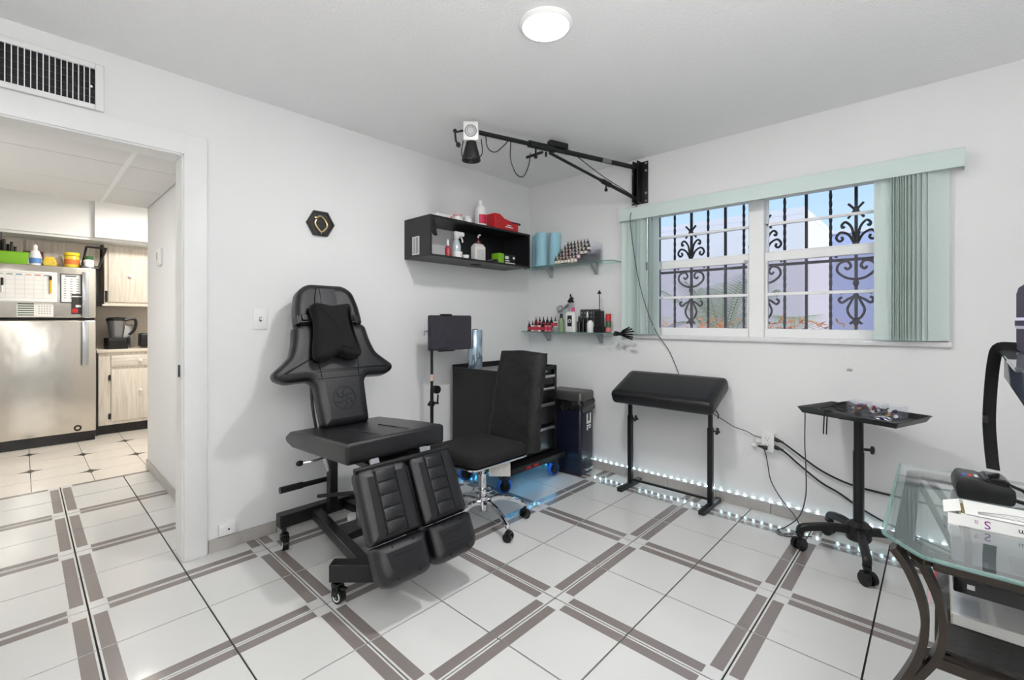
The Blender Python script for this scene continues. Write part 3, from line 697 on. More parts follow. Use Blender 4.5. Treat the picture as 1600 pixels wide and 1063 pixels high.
B().box((-4.29, -2.66, .90), (-4.27, -1.2, 1.37)).ob('trim_4', m_counter, smooth=0)['kind'] = 'structure'

# blender and toaster on the worktop
bn = emp('countertop_blender', (-3.80, -2.50, .90), 0, 'black countertop blender with clear pitcher on the worktop', 'blender')
B().prism(rpoly([(-.10, -.10), (.10, -.085), (.10, .085), (-.10, .10)], .02), 0, .12, .012, 2).box((.088, -.07, .03), (.104, .07, .085), .004, 1, mi=1).ob('motor_base', [m_black, m_blackgloss], bn)
B().lathe([(.055, .12), (.06, .14), (.082, .30), (.085, .305)], n=20).ob('pitcher', mat('smoky_pitcher', (150, 150, 152), .15, .5), bn)
B().lathe([(.088, .305), (.088, .33), (.07, .342), (0, .345)], n=20).ob('lid', m_black, bn)
B().tube([(.05, .06, .315), (.05, .15, .32), (.05, .15, .22), (.05, .10, .15)], .014, 8, 5).ob('handle', m_black, bn)
bx2 = emp('steel_kettle', (-4.06, -2.42, .90), 0, 'silver canister standing behind the blender', 'canister')
B().lathe([(.11, 0), (.115, .02), (.115, .24), (.10, .26), (0, .27)], n=24).ob('body', m_alu, bx2)
B().lathe([(.03, .27), (.02, .285), (0, .29)], n=12).ob('knob', m_black, bx2)
to = emp('toaster', (-3.80, -2.17, .90), 0, 'dark two slot toaster on the worktop next to blender', 'toaster')
B().box((-.08, -.14, .012), (.08, .16, .165), .02, 3).ob('body', m_black, to)
B().box((-.05, -.10, .158), (-.02, .12, .167)).box((.02, -.10, .158), (.05, .12, .167)).ob('slots', m_alu, to, smooth=0)
B().box((.08, -.02, .10), (.10, .02, .125), .004, 1).ob('lever', m_alu, to)
# ------------------------------------------------------------------ fittings on the left wall
vt = emp('air_vent', (0, -3.19, 2.16), 0, 'white wall register with vertical slats high above the doorway', 'air vent')
vy0, vy1, vz0, vz1 = -3.42, -2.985, 2.183, 2.341
B().box((.0, vy0 - .03, vz0 - .026), (.012, vy0, vz1 + .026), .003, 1).box((.0, vy1, vz0 - .026), (.012, vy1 + .03, vz1 + .026), .003, 1).box((.0, vy0, vz0 - .026), (.012, vy1, vz0), .003, 1).box((.0, vy0, vz1), (.012, vy1, vz1 + .026), .003, 1).ob('frame', m_trim, vt, True)
B().box((.0005, vy0, vz0), (.002, vy1, vz1)).ob('duct_backing', m_blackgloss, vt, True)
for k in range(1, 24):
    y = vy0 + k * (vy1 - vy0) / 24
    B().box((.001, y - .0016, vz0), (.011, y + .0016, vz1)).ob('slat', m_trim, vt, True, smooth=0)
for k in range(1, 5):
    z = vz0 + k * (vz1 - vz0) / 5
    B().box((.0015, vy0, z - .001), (.004, vy1, z + .001)).ob('damper_blade', m_darkgrey, vt, True, smooth=0)
B().ball((.012, vy1 - .014, vz0 + .075), .006, 8).ob('lever', m_plate, vt, True)

sw = emp('light_switch', (0, -2.30, 1.22), 0, 'white light switch plate beside the tattoo chair headrest', 'light switch')
B().box((0, -.037, -.058), (.006, .037, .058), .002, 2).ob('plate', m_plate, sw)
B().box((.006, -.006, -.012), (.010, .006, .012), .001, 1).ob('toggle_frame', m_grey, sw)
B().box((.006, -.0035, -.004), (.02, .0035, .008), .001, 1).ob('toggle', m_plate, sw)
sk = emp('socket_cover', (0, -2.455, .105), 0, 'small painted wall box low beside the door casing', 'wall box')
B().box((0, -.05, -.03), (.022, .03, .03), .003, 2).ob('plate', m_trim, sk)
B().cyl((.022, -.005, 0), (.0235, -.005, 0), .005, n=10).ob('hole', m_ink, sk)

hx = emp('hexagon_plaque', (0, -1.962, 1.805), 0, 'black hexagonal wall plaque with pale snake ring', 'wall plaque')
HT = frame((0, 0, 0), (0, 1, 0), (0, 0, 1), (1, 0, 0))
B().pad([(.086 * math.cos(R(a)), .086 * math.sin(R(a))) for a in range(0, 360, 60)], [(0, 0), (0, .018), (.004, .022), (.012, .022), (.014, .016)], T=HT).ob('panel', mat('plaque_dark', (34, 32, 30), .35, var=.5, vs=30), hx)
B().tube([(.022, -.03, .028), (.022, -.005, .042), (.022, .024, .02), (.022, .036, -.012), (.022, .018, -.04), (.022, -.0, -.052), (.022, -.02, -.035), (.022, -.038, -.005), (.022, -.032, .018)], .0055, 8, 5).ob('snake_ring', m_gold, hx)
B().ball((.022, -.034, .03), .010, 8, sc=(.6, 1, .8)).cyl((.02, 0, -.055), (.02, 0, -.068), .003, n=6).ob('snake_head', m_gold, hx)

# ------------------------------------------------------------------ black box shelf
BX, BY0, BY1, BZ0, BZ1 = .30, -1.354, -.335, 1.645, 1.923
m_shelf = mat('black_laminate', (26, 25, 29), .38, var=.06)
bs_ = emp('box_shelf', (0, (BY0 + BY1) / 2, BZ0), 0, 'long black open box shelf mounted on the wall near corner', 'shelf')
B().box((0, BY0, BZ1 - .015), (BX, BY1, BZ1)).ob('top_board', m_shelf, bs_, True, smooth=0)
B().box((0, BY0, BZ0), (BX, BY1, BZ0 + .015)).ob('bottom_board', m_shelf, bs_, True, smooth=0)
B().box((0, BY0, BZ0 + .015), (BX, BY0 + .015, BZ1 - .015)).ob('end_board', m_shelf, bs_, True, smooth=0)
B().box((0, BY1 - .015, BZ0 + .015), (BX, BY1, BZ1 - .015)).ob('end_board', m_shelf, bs_, True, smooth=0)
B().box((.001, -.905, BZ0 + .015), (.012, BY1 - .015, BZ1 - .015)).ob('back_board', m_shelf, bs_, True, smooth=0)
B().box((.13, -.84, BZ0 - .006), (.17, -.77, BZ0)).ob('mount_plate', m_black, bs_, True, smooth=0)
cd = tag(B().box((.10, BY0 - .004, 1.665), (.18, BY0, 1.79), .001, 1).ob('striped_card', m_paper), 'small pale striped card on the end of the black shelf', 'card')
st = B()
for k in range(4): st.box((.108 + k * .018, BY0 - .0046, 1.672), (.118 + k * .018, BY0 - .0038, 1.784))
st.ob('stripes', m_grey, cd, smooth=0)
cb = B(); rnd = random.Random(5)
for k in range(5): cb.tube([(.27 + rnd.uniform(-.015, .015), -1.305 + rnd.uniform(-.02, .02), 1.90), (.265, -1.30 + rnd.uniform(-.02, .02), 1.85), (.27, -1.29 + rnd.uniform(-.015, .015), 1.795), (.268, -1.30 + rnd.uniform(-.02, .02), 1.83), (.27, -1.31 + rnd.uniform(-.01, .02), 1.90)], .006, 6, 4)
tag(cb.ob('cable_bundle', m_black), 'bundle of black cable hanging in the black shelf corner', 'cable')
ST = BZ1; SB = BZ0 + .015
tag(B().box((.08, -1.21, ST), (.20, -1.07, ST + .05), .003, 1).box((.2, -1.10, ST + .008), (.2008, -1.08, ST + .042), mi=1).ob('carton', [m_paper, mat('pink_print', (214, 120, 140), .5)]), 'white carton lying on top of the black shelf', 'box')
for k, (y, lab) in enumerate(((-1.03, 'small white pot with pink lid on the black shelf beside white carton'), (-.93, 'small white pot on the black shelf nearest the alcohol bottle'))):
    bottle('small_pot', (.20, y, ST), [(.03, 0), (.032, .045), (.028, .05)], [m_plate, mat('pot_lid_%d' % k, ((216, 150, 165), (226, 222, 222))[k], .4)], lab, 'pot', cap=[(.033, .05), (.033, .062), (0, .063)])
al = emp('alcohol_bottle', (.19, -.79, ST), 0, 'tall translucent white bottle with red label on top of black shelf', 'bottle')
B().lathe([(.042, 0), (.046, .01), (.046, .14), (.03, .175), (.016, .18)], n=22).ob('body', mat('frosted_plastic', (226, 226, 232), .3), al)
B().lathe([(.018, .18), (.018, .21), (0, .212)], n=16).ob('cap', m_plate, al)
lb = B(); rs = []
for z in (.025, .155): rs.append([(.0468 * math.cos(R(a)), .0468 * math.sin(R(a)), z) for a in range(-70, 51, 12)])
lb.rings(rs, 0, False, False); lb.ob('label', m_paper, al)
lb = B(); lb.rings([[(.0473 * math.cos(R(a)), .0473 * math.sin(R(a)), z) for a in range(-60, 31, 10)] for z in (.03, .10)], 0, False, False); lb.ob('label_panel', mat('label_crimson', (206, 28, 74), .5), al)
rb = emp('tissue_box', (.20, -.57, ST), 0, 'red cardboard dispenser box with torn white opening on black shelf', 'box')
B().prism([(-.135, 0), (.135, 0), (.135, .075), (-.02, .095), (-.075, .125), (-.135, .125)], -.06, .06, .002, 1, T=frame((0, 0, 0), (0, 1, 0), (0, 0, 1), (1, 0, 0))).ob('carton', m_red, rb)
B().pad(rpoly([(-.06, -.05), (.12, -.05), (.12, .05), (-.06, .05)], .02), [(0, 0), (.006, .012), (.02, .016)], T=frame((0, .0, .098), (0, .96, -.18), (-1, 0, 0), (0, .18, .96))).ob('tissue', m_paper, rb)
B().box((.045, .05, .07), (.06, .165, .085), .002, 1).box((-.05, .13, .075), (.055, .17, .082), .002, 1).ob('flap', mat('flap_dark', (70, 24, 28), .5), rb)
B().box((.0603, -.02, .03), (.0608, .07, .038)).box((.0603, -.0, .045), (.0608, .05, .052)).ob('print', m_paper, rb, smooth=0)
# inside the shelf
spb = emp('spray_bottle', (.19, -1.035, SB), 0, 'clear spray bottle with white trigger inside the black shelf', 'spray bottle')
B().lathe([(.032, 0), (.034, .01), (.034, .10), (.02, .14), (.014, .15)], n=18).ob('body', mat('clear_plastic', (196, 206, 210), .15, .1), spb)
B().box((-.014, -.016, .15), (.014, .02, .175), .004, 1).box((-.014, -.02, .172), (.014, .07, .205), .008, 2).tube([(0, .035, .175), (0, .055, .155), (0, .06, .13)], .006, 6, 3).ob('trigger_head', m_plate, spb)
bottle('red_bottle', (.19, -1.115, SB), [(.02, 0), (.021, .07), (.01, .09)], [mat('red_clear', (180, 60, 70), .3), m_plate], 'slim red and white bottle next to the spray bottle', 'bottle', cap=[(.010, .09), (.008, .135), (0, .137)], n=14)
bottle('cream_jar', (.225, -1.055, SB), [(.035, 0), (.037, .03), (.035, .032)], [m_plate, m_plate], 'white cream jar in front of the spray bottle', 'jar', cap=[(.038, .032), (.038, .048), (0, .05)])
bottle('cream_jar', (.225, -.975, SB), [(.022, 0), (.024, .022), (.022, .024)], [m_plate, m_plate], 'tiny white jar right of the bigger cream jar', 'jar', cap=[(.025, .024), (.025, .034), (0, .035)])
so = emp('soap_bottle', (.21, -.835, SB), 0, 'square white pump soap bottle with maroon pump in black shelf', 'bottle')
B().pad(rpoly([(-.03, -.052), (.03, -.052), (.03, .052), (-.03, .052)], .01), [(.004, 0), (0, .006), (0, .11), (.012, .125), (.022, .135)]).ob('body', mat('soap_white', (226, 224, 220), .35), so)
B().box((.0302, -.04, .02), (.0308, .04, .09)).ob('label', mat('soap_label', (202, 200, 196), .6, var=.2, vs=80), so, smooth=0)
B().cyl((0, 0, .135), (0, 0, .155), .02, n=14).cyl((0, 0, .155), (0, 0, .18), .006, n=8).ob('collar', mat('maroon_pump', (96, 28, 40), .4), so)
B().tube([(0, 0, .18), (0, 0, .195), (.02, .0, .20)], .007, 8, 3).ob('nozzle', m_plate, so)
gbx = emp('glove_box', (.20, -.55, SB), 0, 'black and lime green product box lying in the black shelf', 'box')
B().box((-.04, -.035, 0), (.04, .105, .082), .002, 1).ob('carton', m_black, gbx)
B().box((-.0405, -.095, 0), (.0405, -.033, .085), .002, 1).ob('green_end', m_lime, gbx)
B().box((.0402, -.02, .045), (.041, .02, .068)).box((.0402, -.02, .028), (.041, .03, .036)).box((.0402, -.02, .01), (.041, .095, .018)).box((.0402, .07, .05), (.041, .092, .068)).ob('print', m_paper, gbx, smooth=0)
tag(B().tube([(.22, -.75, SB + .008), (.24, -.72, SB + .02), (.21, -.69, SB + .008), (.25, -.67, SB + .012), (.22, -.655, SB + .03), (.24, -.74, SB + .01)], .008, 6, 5).ob('wire_coil', m_darkgrey), 'small coil of dark wire beside the soap bottle', 'cable')

# ------------------------------------------------------------------ glass shelves
m_bracket = mat('bracket_silver', (168, 170, 172), .35, .3)
def glass_shelf(z, x0, x1, dep, label):
    t = emp('glass_shelf', ((x0 + x1) / 2, 0, z), 0, label, 'shelf')
    out = [(x0, -.004), (x1, -.004), (x1, -dep * .62), (x1 - .10, -dep * .82)]
    out += [(x1 - .10 - (x1 - x0 - .2) * k / 8, -dep * (.82 + .18 * math.sin(math.pi * k / 8))) for k in range(1, 8)] + [(x0 + .10, -dep * .82), (x0, -dep * .62)]
    B().prism(out, z - .004, z + .004, .001, 1).ob('glass_plate', [m_glass_t], t, True)
    b = B(); n = len(out)
    for i in range(1, n - 1): b.tube([(*out[i], z), (*out[i + 1], z)], .0042, 6)
    b.tube([(*out[n - 1], z), (*out[0], z)], .0042, 6); b.ob('glass_rim', m_glass_edge, t, True)
    for xb in (x0 + .22, x1 - .22):
        B().prism([(0, .0), (0, -.095), (-.012, -.10), (-.03, -.07), (-.085, -.02), (-.095, -.0)], -.016, .016, .004, 2, T=frame((xb, 0, z + .012), (0, 1, 0), (0, 0, 1), (1, 0, 0))).ob('bracket', m_bracket, t, True)
    return t
GU, GL = 1.672, 1.112
glass_shelf(GU, .05, .955, .20, 'curved glass shelf carrying the blue paper rolls')
glass_shelf(GL, .02, 1.0, .20, 'lower curved glass shelf carrying black and red bottles')
GU += .0045; GL += .0045
for k, (x, y, lab) in enumerate(((.155, -.062, 'blue paper towel roll nearest the room corner'), (.262, -.142, 'blue paper towel roll standing foremost of three on glass shelf'), (.345, -.058, 'blue paper towel roll next to the ink bottle rack'))):
    t = emp('paper_roll', (x, y, GU), 0, lab, 'paper roll')
    B().lathe([(.048, 0), (.05, .004), (.05, .286), (.048, .29), (.02, .29), (.02, .2)], n=28).ob('roll', m_towel, t)
    B().lathe([(.0185, .005), (.0185, .288), (.016, .288), (.016, .005)], n=14).ob('core', mat('cardboard_%d' % k, (176, 150, 118), .9), t)

# tiered acrylic racks with ink bottles
def ink_proto(name, body, lab, group, h=.05, r=.0125):
    t = emp(name, (0, 0, -5), 0, lab, 'ink bottle', group)
    return t
inks = [(20, 20, 24), (150, 32, 40), (206, 120, 130), (216, 196, 176), (40, 60, 120), (60, 110, 80), (226, 222, 216), (120, 60, 40), (180, 140, 60)]
ink_m = [mat('ink_%d' % i, c, .3) for i, c in enumerate(inks)]
def ink_meshes(r, h):
    b = B().lathe([(r, 0), (r, h * .62), (r * .45, h * .74)], n=10).mesh('ink_body')
    lbl = B().lathe([(r * 1.03, h * .14), (r * 1.03, h * .5)], n=10).mesh('ink_label')
    c = B().lathe([(r * .62, h * .72), (r * .62, h * .86), (r * .28, h * .9), (r * .16, h * 1.22), (0, h * 1.23)], n=8).mesh('ink_cap')
    return b, lbl, c
def place_inks(meshes, spots, lab, group, pick, lblm):
    bodies = {}
    for (x, y, z), lb_ in zip(spots, lab):
        m_ = pick()
        t = emp('ink_bottle', (x, y, z), 0, lb_, 'ink bottle', group)
        for nm, me, mm in (('body', meshes[0], m_), ('label_band', meshes[1], lblm), ('dropper_cap', meshes[2], m_black)):
            if mm is None: continue
            o = bpy.data.objects.new(nm, me); COL.objects.link(o); o.parent = t
            if not me.materials: me.materials.append(None)
            o.material_slots[0].link = 'OBJECT'; o.material_slots[0].material = mm
rnd = random.Random(11)
ORD = ['leftmost', 'second', 'third', 'fourth', 'fifth', 'sixth', 'seventh']; RW = ['front', 'second', 'middle', 'fourth', 'back']
rk = emp('ink_rack', (.62, -.1, GU), 0, 'clear acrylic stepped rack of small ink bottles on glass shelf', 'rack')
for k in range(5): B().box((.405, -.155 + k * .027, GU), (.80, -.1285 + k * .027, GU + .004 + k * .033)).ob('step', m_acryl, rk, True, smooth=0)
B().box((.795, -.155, GU), (.80, -.02, GU + .16)).ob('side_panel', m_acryl, rk, True, smooth=0)
me_u = ink_meshes(.0135, .058)
spots = [(.42 + i * .0335 + k * .012, -.142 + k * .027, GU + .0045 + k * .033) for k in range(5) for i in range([7, 7, 7, 7, 7][k])]
spots += [(.42 + 7 * .0335 + k * .014, -.142 + k * .027, GU + .0045 + k * .033) for k in (2, 3)]
labs = ['%s ink bottle in the %s row of the upper stepped rack' % (ORD[i], RW[k]) for k in range(5) for i in range(7)] + ['eighth ink bottle in the %s row of the upper stepped rack' % RW[k] for k in (2, 3)]
place_inks(me_u, spots, labs, 'ink bottles on the upper rack', lambda: rnd.choice(ink_m), m_paper)
me_l = ink_meshes(.0155, .075)
spots = [(.12 + i * .0385, -.135, GL) for i in range(7)] + [(.165 + i * .043, -.095, GL + .035) for i in range(6)]
lr = emp('ink_riser', (.27, -.08, GL), 0, 'clear acrylic riser under the back ink bottles on lower shelf', 'rack')
B().box((.13, -.115, GL), (.42, -.075, GL + .034)).ob('block', m_acryl, lr, True, smooth=0)
m_redlabel = mat('label_red', (196, 50, 70), .5)
labs = ['%s red labelled ink bottle in the front row on lower shelf' % ORD[i] for i in range(7)] + ['%s red labelled ink bottle in the raised back row on lower shelf' % ORD[i] for i in range(6)]
place_inks(me_l, spots, labs, 'red labelled ink bottles on the lower shelf', lambda: ink_m[rnd.choice([0, 1, 2, 6])], m_redlabel)

# other things on the lower glass shelf
bottle('green_bottle', (.455, -.11, GL), [(.026, 0), (.027, .09), (.014, .115)], [mat('green_soap', (128, 150, 110), .3), m_black], 'green bottle with black cap beside the red ink bottles', 'bottle', cap=[(.014, .115), (.012, .15), (0, .152)])
sc_ = emp('chrome_sculpture', (.50, -.065, GL), 0, 'black and chrome tattoo machine perched behind the white bottle', 'tattoo machine')
B().cyl((0, 0, 0), (0, 0, .20), .012, .012, 10).ob('stand', m_acryl, sc_)
B().box((-.03, -.02, .19), (.02, .02, .24), .005, 1, T=M.Rotation(R(-25), 4, 'Y')).cyl((-.05, 0, .20), (.0, 0, .23), .014, n=10).ob('frame', m_alu, sc_)
B().cyl((.0, 0, .25), (.035, 0, .285), .016, n=10).cyl((.01, .0, .27), (.05, -.01, .25), .011, n=8).cyl((.02, 0, .27), (.015, 0, .315), .007, n=8).ob('coil', m_black, sc_)
wbt = emp('lotion_bottle', (.565, -.125, GL), 0, 'white lotion bottle with black logo and pink cap', 'bottle')
B().pad(rpoly([(-.045, -.02), (.045, -.02), (.045, .02), (-.045, .02)], .015), [(.003, 0), (0, .006), (0, .15), (.01, .165), (.014, .167)]).ob('body', m_plate, wbt)
B().cyl((.02, 0, .167), (.02, 0, .20), .014, n=12).ob('cap', mat('pink_cap', (224, 70, 140), .4), wbt)
B().box((-.022, -.0215, .045), (.022, -.0202, .135)).ob('logo_block', m_black, wbt, smooth=0)
B().torus((0, 0, 0), .012, .003, 16, 6, T=frame((0, -.0218, .09), (1, 0, 0), (0, 0, 1), (0, -1, 0))).ob('logo', m_plate, wbt)
for x, y, h, lab in ((.635, -.11, .115, 'squat black bottle right of the white lotion bottle'), (.668, -.10, .135, 'slim black bottle in front of the dark display card'), (.712, -.105, .145, 'tall black bottle with silver dropper cap')):
    bottle('black_bottle', (x, y, GL), [(.016, 0), (.017, h * .7), (.009, h * .8)], [m_blackgloss, m_alu if h > .14 else m_black], lab, 'bottle', cap=[(.009, h * .8), (.009, h), (.003, h * 1.15), (0, h * 1.16)], n=14)
dc = tag(B().box((.60, -.045, GL), (.79, -.03, GL + .185), .002, 1).ob('display_card', m_darkgrey), 'dark display card standing at the back of lower shelf', 'card')
pd = B()
for i in range(6):
    for j in range(5): pd.box((.61 + i * .03, -.0458, GL + .02 + j * .032), (.625 + i * .03, -.045, GL + .036 + j * .032))
pd.ob('print', m_grey, dc, smooth=0)
bottle('dropper_bottle', (.762, -.14, GL), [(.024, 0), (.026, .004), (.026, .075), (.012, .095)], [mat('milk_glass', (226, 226, 230), .3), m_black, m_paper], 'white square label dropper bottle in front of the card', 'bottle', cap=[(.011, .094), (.011, .115), (.005, .12), (.003, .15), (0, .152)], n=16)
ph = emp('needle_stand', (.82, -.10, GL), 0, 'black stand with tall rod and arrow tip on lower shelf', 'stand')
B().box((-.055, -.035, 0), (.055, .035, .045), .003, 1).ob('base', m_black, ph)
B().prism([(-.03, -.025), (.03, -.025), (.03, .025), (-.03, .025)], .045, .17, .002, 1).ob('column', m_black, ph)
B().cyl((0, 0, .17), (0, 0, .315), .0035, n=8).ob('rod', m_black, ph)
B().cyl((0, 0, .305), (0, 0, .335), .018, .001, 12).ob('arrow_tip', m_black, ph)
bottle('red_can', (.905, -.105, GL), [(.02, 0), (.021, .004), (.021, .09)], [mat('can_green', (70, 92, 66), .4), m_red, mat('can_pink', (206, 120, 120), .5)], 'small can with red cap at the end of lower shelf', 'can', (.005, .04, .0215), cap=[(.0205, .09), (.0205, .145), (0, .147)], n=16)
for k in range(7):
    a = R(-55 + k * 26); tip = V((.045 + .035 * math.cos(a), -.012 * (k % 3), .05 * math.sin(a)))
    t = emp('black_clip', (1.03, -.135, GL - .005 + .0), 0, 'small black spring clip bunched on the glass shelf end', 'clip', 'black clips on the lower shelf end')
    B().tube([(-.05, .004 * (k - 3), .012 * ((k % 3) - 1)), (.0, .002 * (k - 3), .003 * (k - 3)), (.03, tip.y, tip.z * .5), (tip.x + .03, tip.y, tip.z)], .006, 6, 3).ob('arm', m_black, t)
    B().ball((-.045, .004 * (k - 3), .012 * ((k % 3) - 1)), .010, 8, sc=(1.4, .8, .8)).ob('jaw', m_black, t)
# ------------------------------------------------------------------ boom arm lamp on the window wall
bo = emp('boom_arm_lamp', (1.115, 0, 2.1), 0, 'black wall mounted boom arm with spotlight and fan near the ceiling', 'wall lamp')
bp_ = B().box((1.05, -.008, 2.095), (1.185, 0, 2.412), .004, 2).box((1.09, -.07, 2.10), (1.10, -.008, 2.408)).box((1.125, -.07, 2.10), (1.135, -.008, 2.408)).ob('wall_bracket', m_bmetal, bo, True)
for x in (1.062, 1.17):
    for z in (2.112, 2.17, 2.34, 2.395): B().cyl((x, -.008, z), (x, -.013, z), .009, n=10).ob('bolt', m_alu, bp_, True)
A0, A1 = V((1.113, -.05, 2.362)), V((.70, -1.345, 2.366))
A = lambda t: A0.lerp(A1, t)
B().cyl(A(0), A(.62), .017, n=14).cyl(A(.19), A(.25), .0178, n=14, mi=1).ob('outer_tube', [m_bmetal, m_grey], bo, True)
B().cyl(A(.58), A(1.0), .014, n=14).ob('inner_tube', m_bmetal, bo, True)
B().cyl(A(.55), A(.70), .023, n=14).cyl(A(.60) - V((0, 0, .03)), A(.60) + V((0, 0, -.06)), .008, n=8).ob('clamp_collar', m_bmetal, bo, True)
B().cyl(A(.66) - V((0, 0, .02)), A(.66) - V((0, 0, .07)), .006, n=8).ball(A(.66) - V((0, 0, .075)), .014, 8).ob('clamp_knob', m_black, bo, True)
S0, S1 = V((1.113, -.045, 2.125)), A(.58) - V((0, 0, .03))
B().cyl(S0, S0.lerp(S1, .45), .013, n=12).cyl(S0.lerp(S1, .36), S1, .010, n=12).cyl(S0.lerp(S1, .33), S0.lerp(S1, .42), .018, n=12).ob('brace_tube', m_bmetal, bo, True)
q = S0.lerp(S1, .38); B().cyl(q, q - V((0, 0, .045)), .006, n=8).ball(q - V((0, 0, .05)), .014, 8).ob('brace_knob', m_black, bo, True)
B().cyl(A(.62) - V((0, 0, .035)), A(.70) - V((.02, .0, .085)), .009, n=8).ob('lever', m_black, bo, True)
q = A(.53) + V((0, 0, .028)); d = (A1 - A0).normalized()
B().box((-.075, -.022, -.014), (.075, .022, .026), .008, 2, T=frame(q, d, V((0, 0, 1)).cross(d), (0, 0, 1))).ob('power_pack', m_black, bo, True)
tip = A(1.0)
fwd = V((.6816, -.7317, 0)); rgt = V((.7317, .6816, 0))
hT = frame(tip + V((0, 0, -.02)), rgt, fwd, V((0, 0, 1)))
hd = B().box((-.045, -.02, -.055), (.045, .05, .058), .006, 2, T=hT).ob('fan_box', m_plate, bo, True)
B().torus((0, 0, 0), .034, .003, 24, 6, T=frame(tip + V((0, 0, -.02)) + fwd * .051, rgt, V((0, 0, 1)), fwd * -1)).torus((0, 0, 0), .022, .002, 20, 6, T=frame(tip + V((0, 0, -.02)) + fwd * .051, rgt, V((0, 0, 1)), fwd * -1)).ob('fan_guard', m_grey, hd, True)
B().cyl((0, .0502, 0), (0, .0515, 0), .03, n=24, T=hT).ob('fan_disc', mat('fan_grey', (198, 198, 200), .5), hd, True)
c = tip + V((.0, 0, -.075))
B().lathe([(.030, 0), (.034, -.02), (.056, -.10), (.057, -.112), (.052, -.112), (.05, -.10), (.012, -.06)], o=c + fwd * .015, n=28).ob('lamp_head', m_black, bo, True)
B().lathe([(.05, -.098), (.02, -.094), (0, -.093)], o=c + fwd * .015, n=24).ob('lamp_lens', mat('lens_grey', (120, 120, 118), .15, .6, var=.4, vs=60), bo, True)
B().tube([tip, tip - rgt * .06 + V((0, 0, .0)), tip - rgt * .10 + V((0, 0, -.01)), tip - rgt * .095 + V((0, 0, -.06)), tip - rgt * .075 + V((0, 0, -.10))], .007, 8).ball(tip - rgt * .10, .013, 8).ball(tip - rgt * .08 + V((0, 0, -.085)), .016, 8).ob('ball_joint', m_black, bo, True)
B().tube([tip - rgt * .05 + V((0, 0, -.06)), tip - rgt * .06 + V((0, 0, -.14)), tip - rgt * .03 + V((0, 0, -.17)), tip + rgt * .06 + V((0, 0, -.15)), tip + rgt * .06 + V((0, 0, -.05))], .003, 6, 5).ob('yoke', m_black, bo, True)
B().tube([A(.93) - V((0, 0, .01)), A(.93) - V((-.02, 0, .09)), A(.88) - V((0, 0, .10)), A(.83) - V((0, 0, .04)), A(.80), A(.80) - V((0, 0, .12)), A(.77) - V((0, 0, .21)), A(.73) - V((0, 0, .22)), A(.70) - V((0, 0, .14)), A(.69) - V((0, 0, .06))], .0033, 6, 5).ob('lamp_cable', m_black, bo, True)
B().tube([A(.47) + V((0, 0, .02)), A(.4) + V((0, 0, -.02)), A(.25) + V((0, 0, -.11)), A(.1) + V((0, 0, -.18)), A(.02) + V((0, .02, -.22))], .003, 6, 5).ob('feed_cable', m_black, bo, True)

# long cord from the bracket, past the window, behind the arm rest to the outlet
def cord(name, pts, r, label, m_=None, plug=None, k=6):
    t = emp(name, pts[0], 0, label, 'power cord')
    B().tube(pts, r, 7, k).ob('cable', m_ or m_black, t, True)
    for p, d_ in (plug or []):
        p = V(p); d_ = V(d_).normalized(); B().cyl(p, p + d_ * .03, .013, .011, 10).cyl(p + d_ * .03, p + d_ * .055, .009, .005, 8).ob('plug', m_black, t, True)
    return t
cord('lamp_cable', [(1.10, -.012, 2.09), (1.09, -.10, 2.0), (1.10, -.10, 1.85), (1.15, -.105, 1.55), (1.22, -.105, 1.30), (1.28, -.06, 1.12), (1.345, -.012, 1.0), (1.40, -.008, .88), (1.48, -.008, .70), (1.62, -.008, .60), (1.73, -.015, .545), (1.80, -.03, .515), (1.87, -.03, .50), (1.92, -.03, .478), (1.965, -.035, .475)], .0026, 'thin dark cord running from the boom lamp down to the outlet', mat('cord_grey', (52, 50, 48), .5))

# outlet with six-way adaptor
ou = emp('wall_outlet', (2.0, 0, .45), 0, 'white six way outlet adaptor with black plugs on the wall', 'outlet')
B().box((-.04, -.008, -.062), (.04, 0, .062), .003, 1).ob('plate', m_plate, ou)
B().box((-.036, -.045, -.058), (.036, -.008, .058), .006, 2).ob('adaptor', m_plate, ou)
sl = B()
for z in (.026, -.016): sl.box((-.012, -.0456, z - .004), (-.010, -.0445, z + .008)).box((.006, -.0456, z - .004), (.008, -.0445, z + .008)).cyl((-.001, -.0445, z - .01), (-.001, -.0456, z - .01), .003, n=8)
sl.ob('slots', m_ink, ou, smooth=0)
B().box((-.075, -.03, -.012), (-.036, -.012, .012), .003, 1).box((-.10, -.035, -.04), (-.07, -.02, -.015), .003, 1).ob('side_charger', m_plate, ou)
cord('power_cable', [(2.04, -.03, .475), (2.08, -.035, .465), (2.16, -.04, .415), (2.28, -.03, .335), (2.42, -.02, .285), (2.58, -.015, .27), (2.75, -.02, .265), (3.1, -.03, .26), (3.4, -.03, .08)], .0055, 'upper black power cord from the outlet running behind the glass desk', None, [((2.03, -.03, .478), (1, 0, -.25))])
cord('power_cable', [(2.04, -.03, .425), (2.09, -.035, .41), (2.18, -.04, .34), (2.28, -.03, .265), (2.36, -.02, .225), (2.46, -.02, .165), (2.58, -.025, .115), (2.75, -.03, .07), (3.0, -.04, .012), (3.4, -.04, .008)], .0055, 'lower black power cord from the outlet sagging towards the floor', None, [((2.03, -.03, .428), (1, 0, -.2))])
cord('thin_cable', [(1.965, -.04, .415), (1.985, -.05, .40), (2.0, -.05, .33), (2.02, -.05, .22), (2.08, -.055, .12), (2.15, -.07, .05), (2.19, -.12, .006), (2.21, -.22, .006), (2.17, -.24, .006), (2.13, -.28, .005), (2.10, -.22, .005)], .003, 'thin dark cord dropping straight from the outlet to the floor', m_darkgrey, [((2.0, -.048, .418), (-1, 0, .05))])
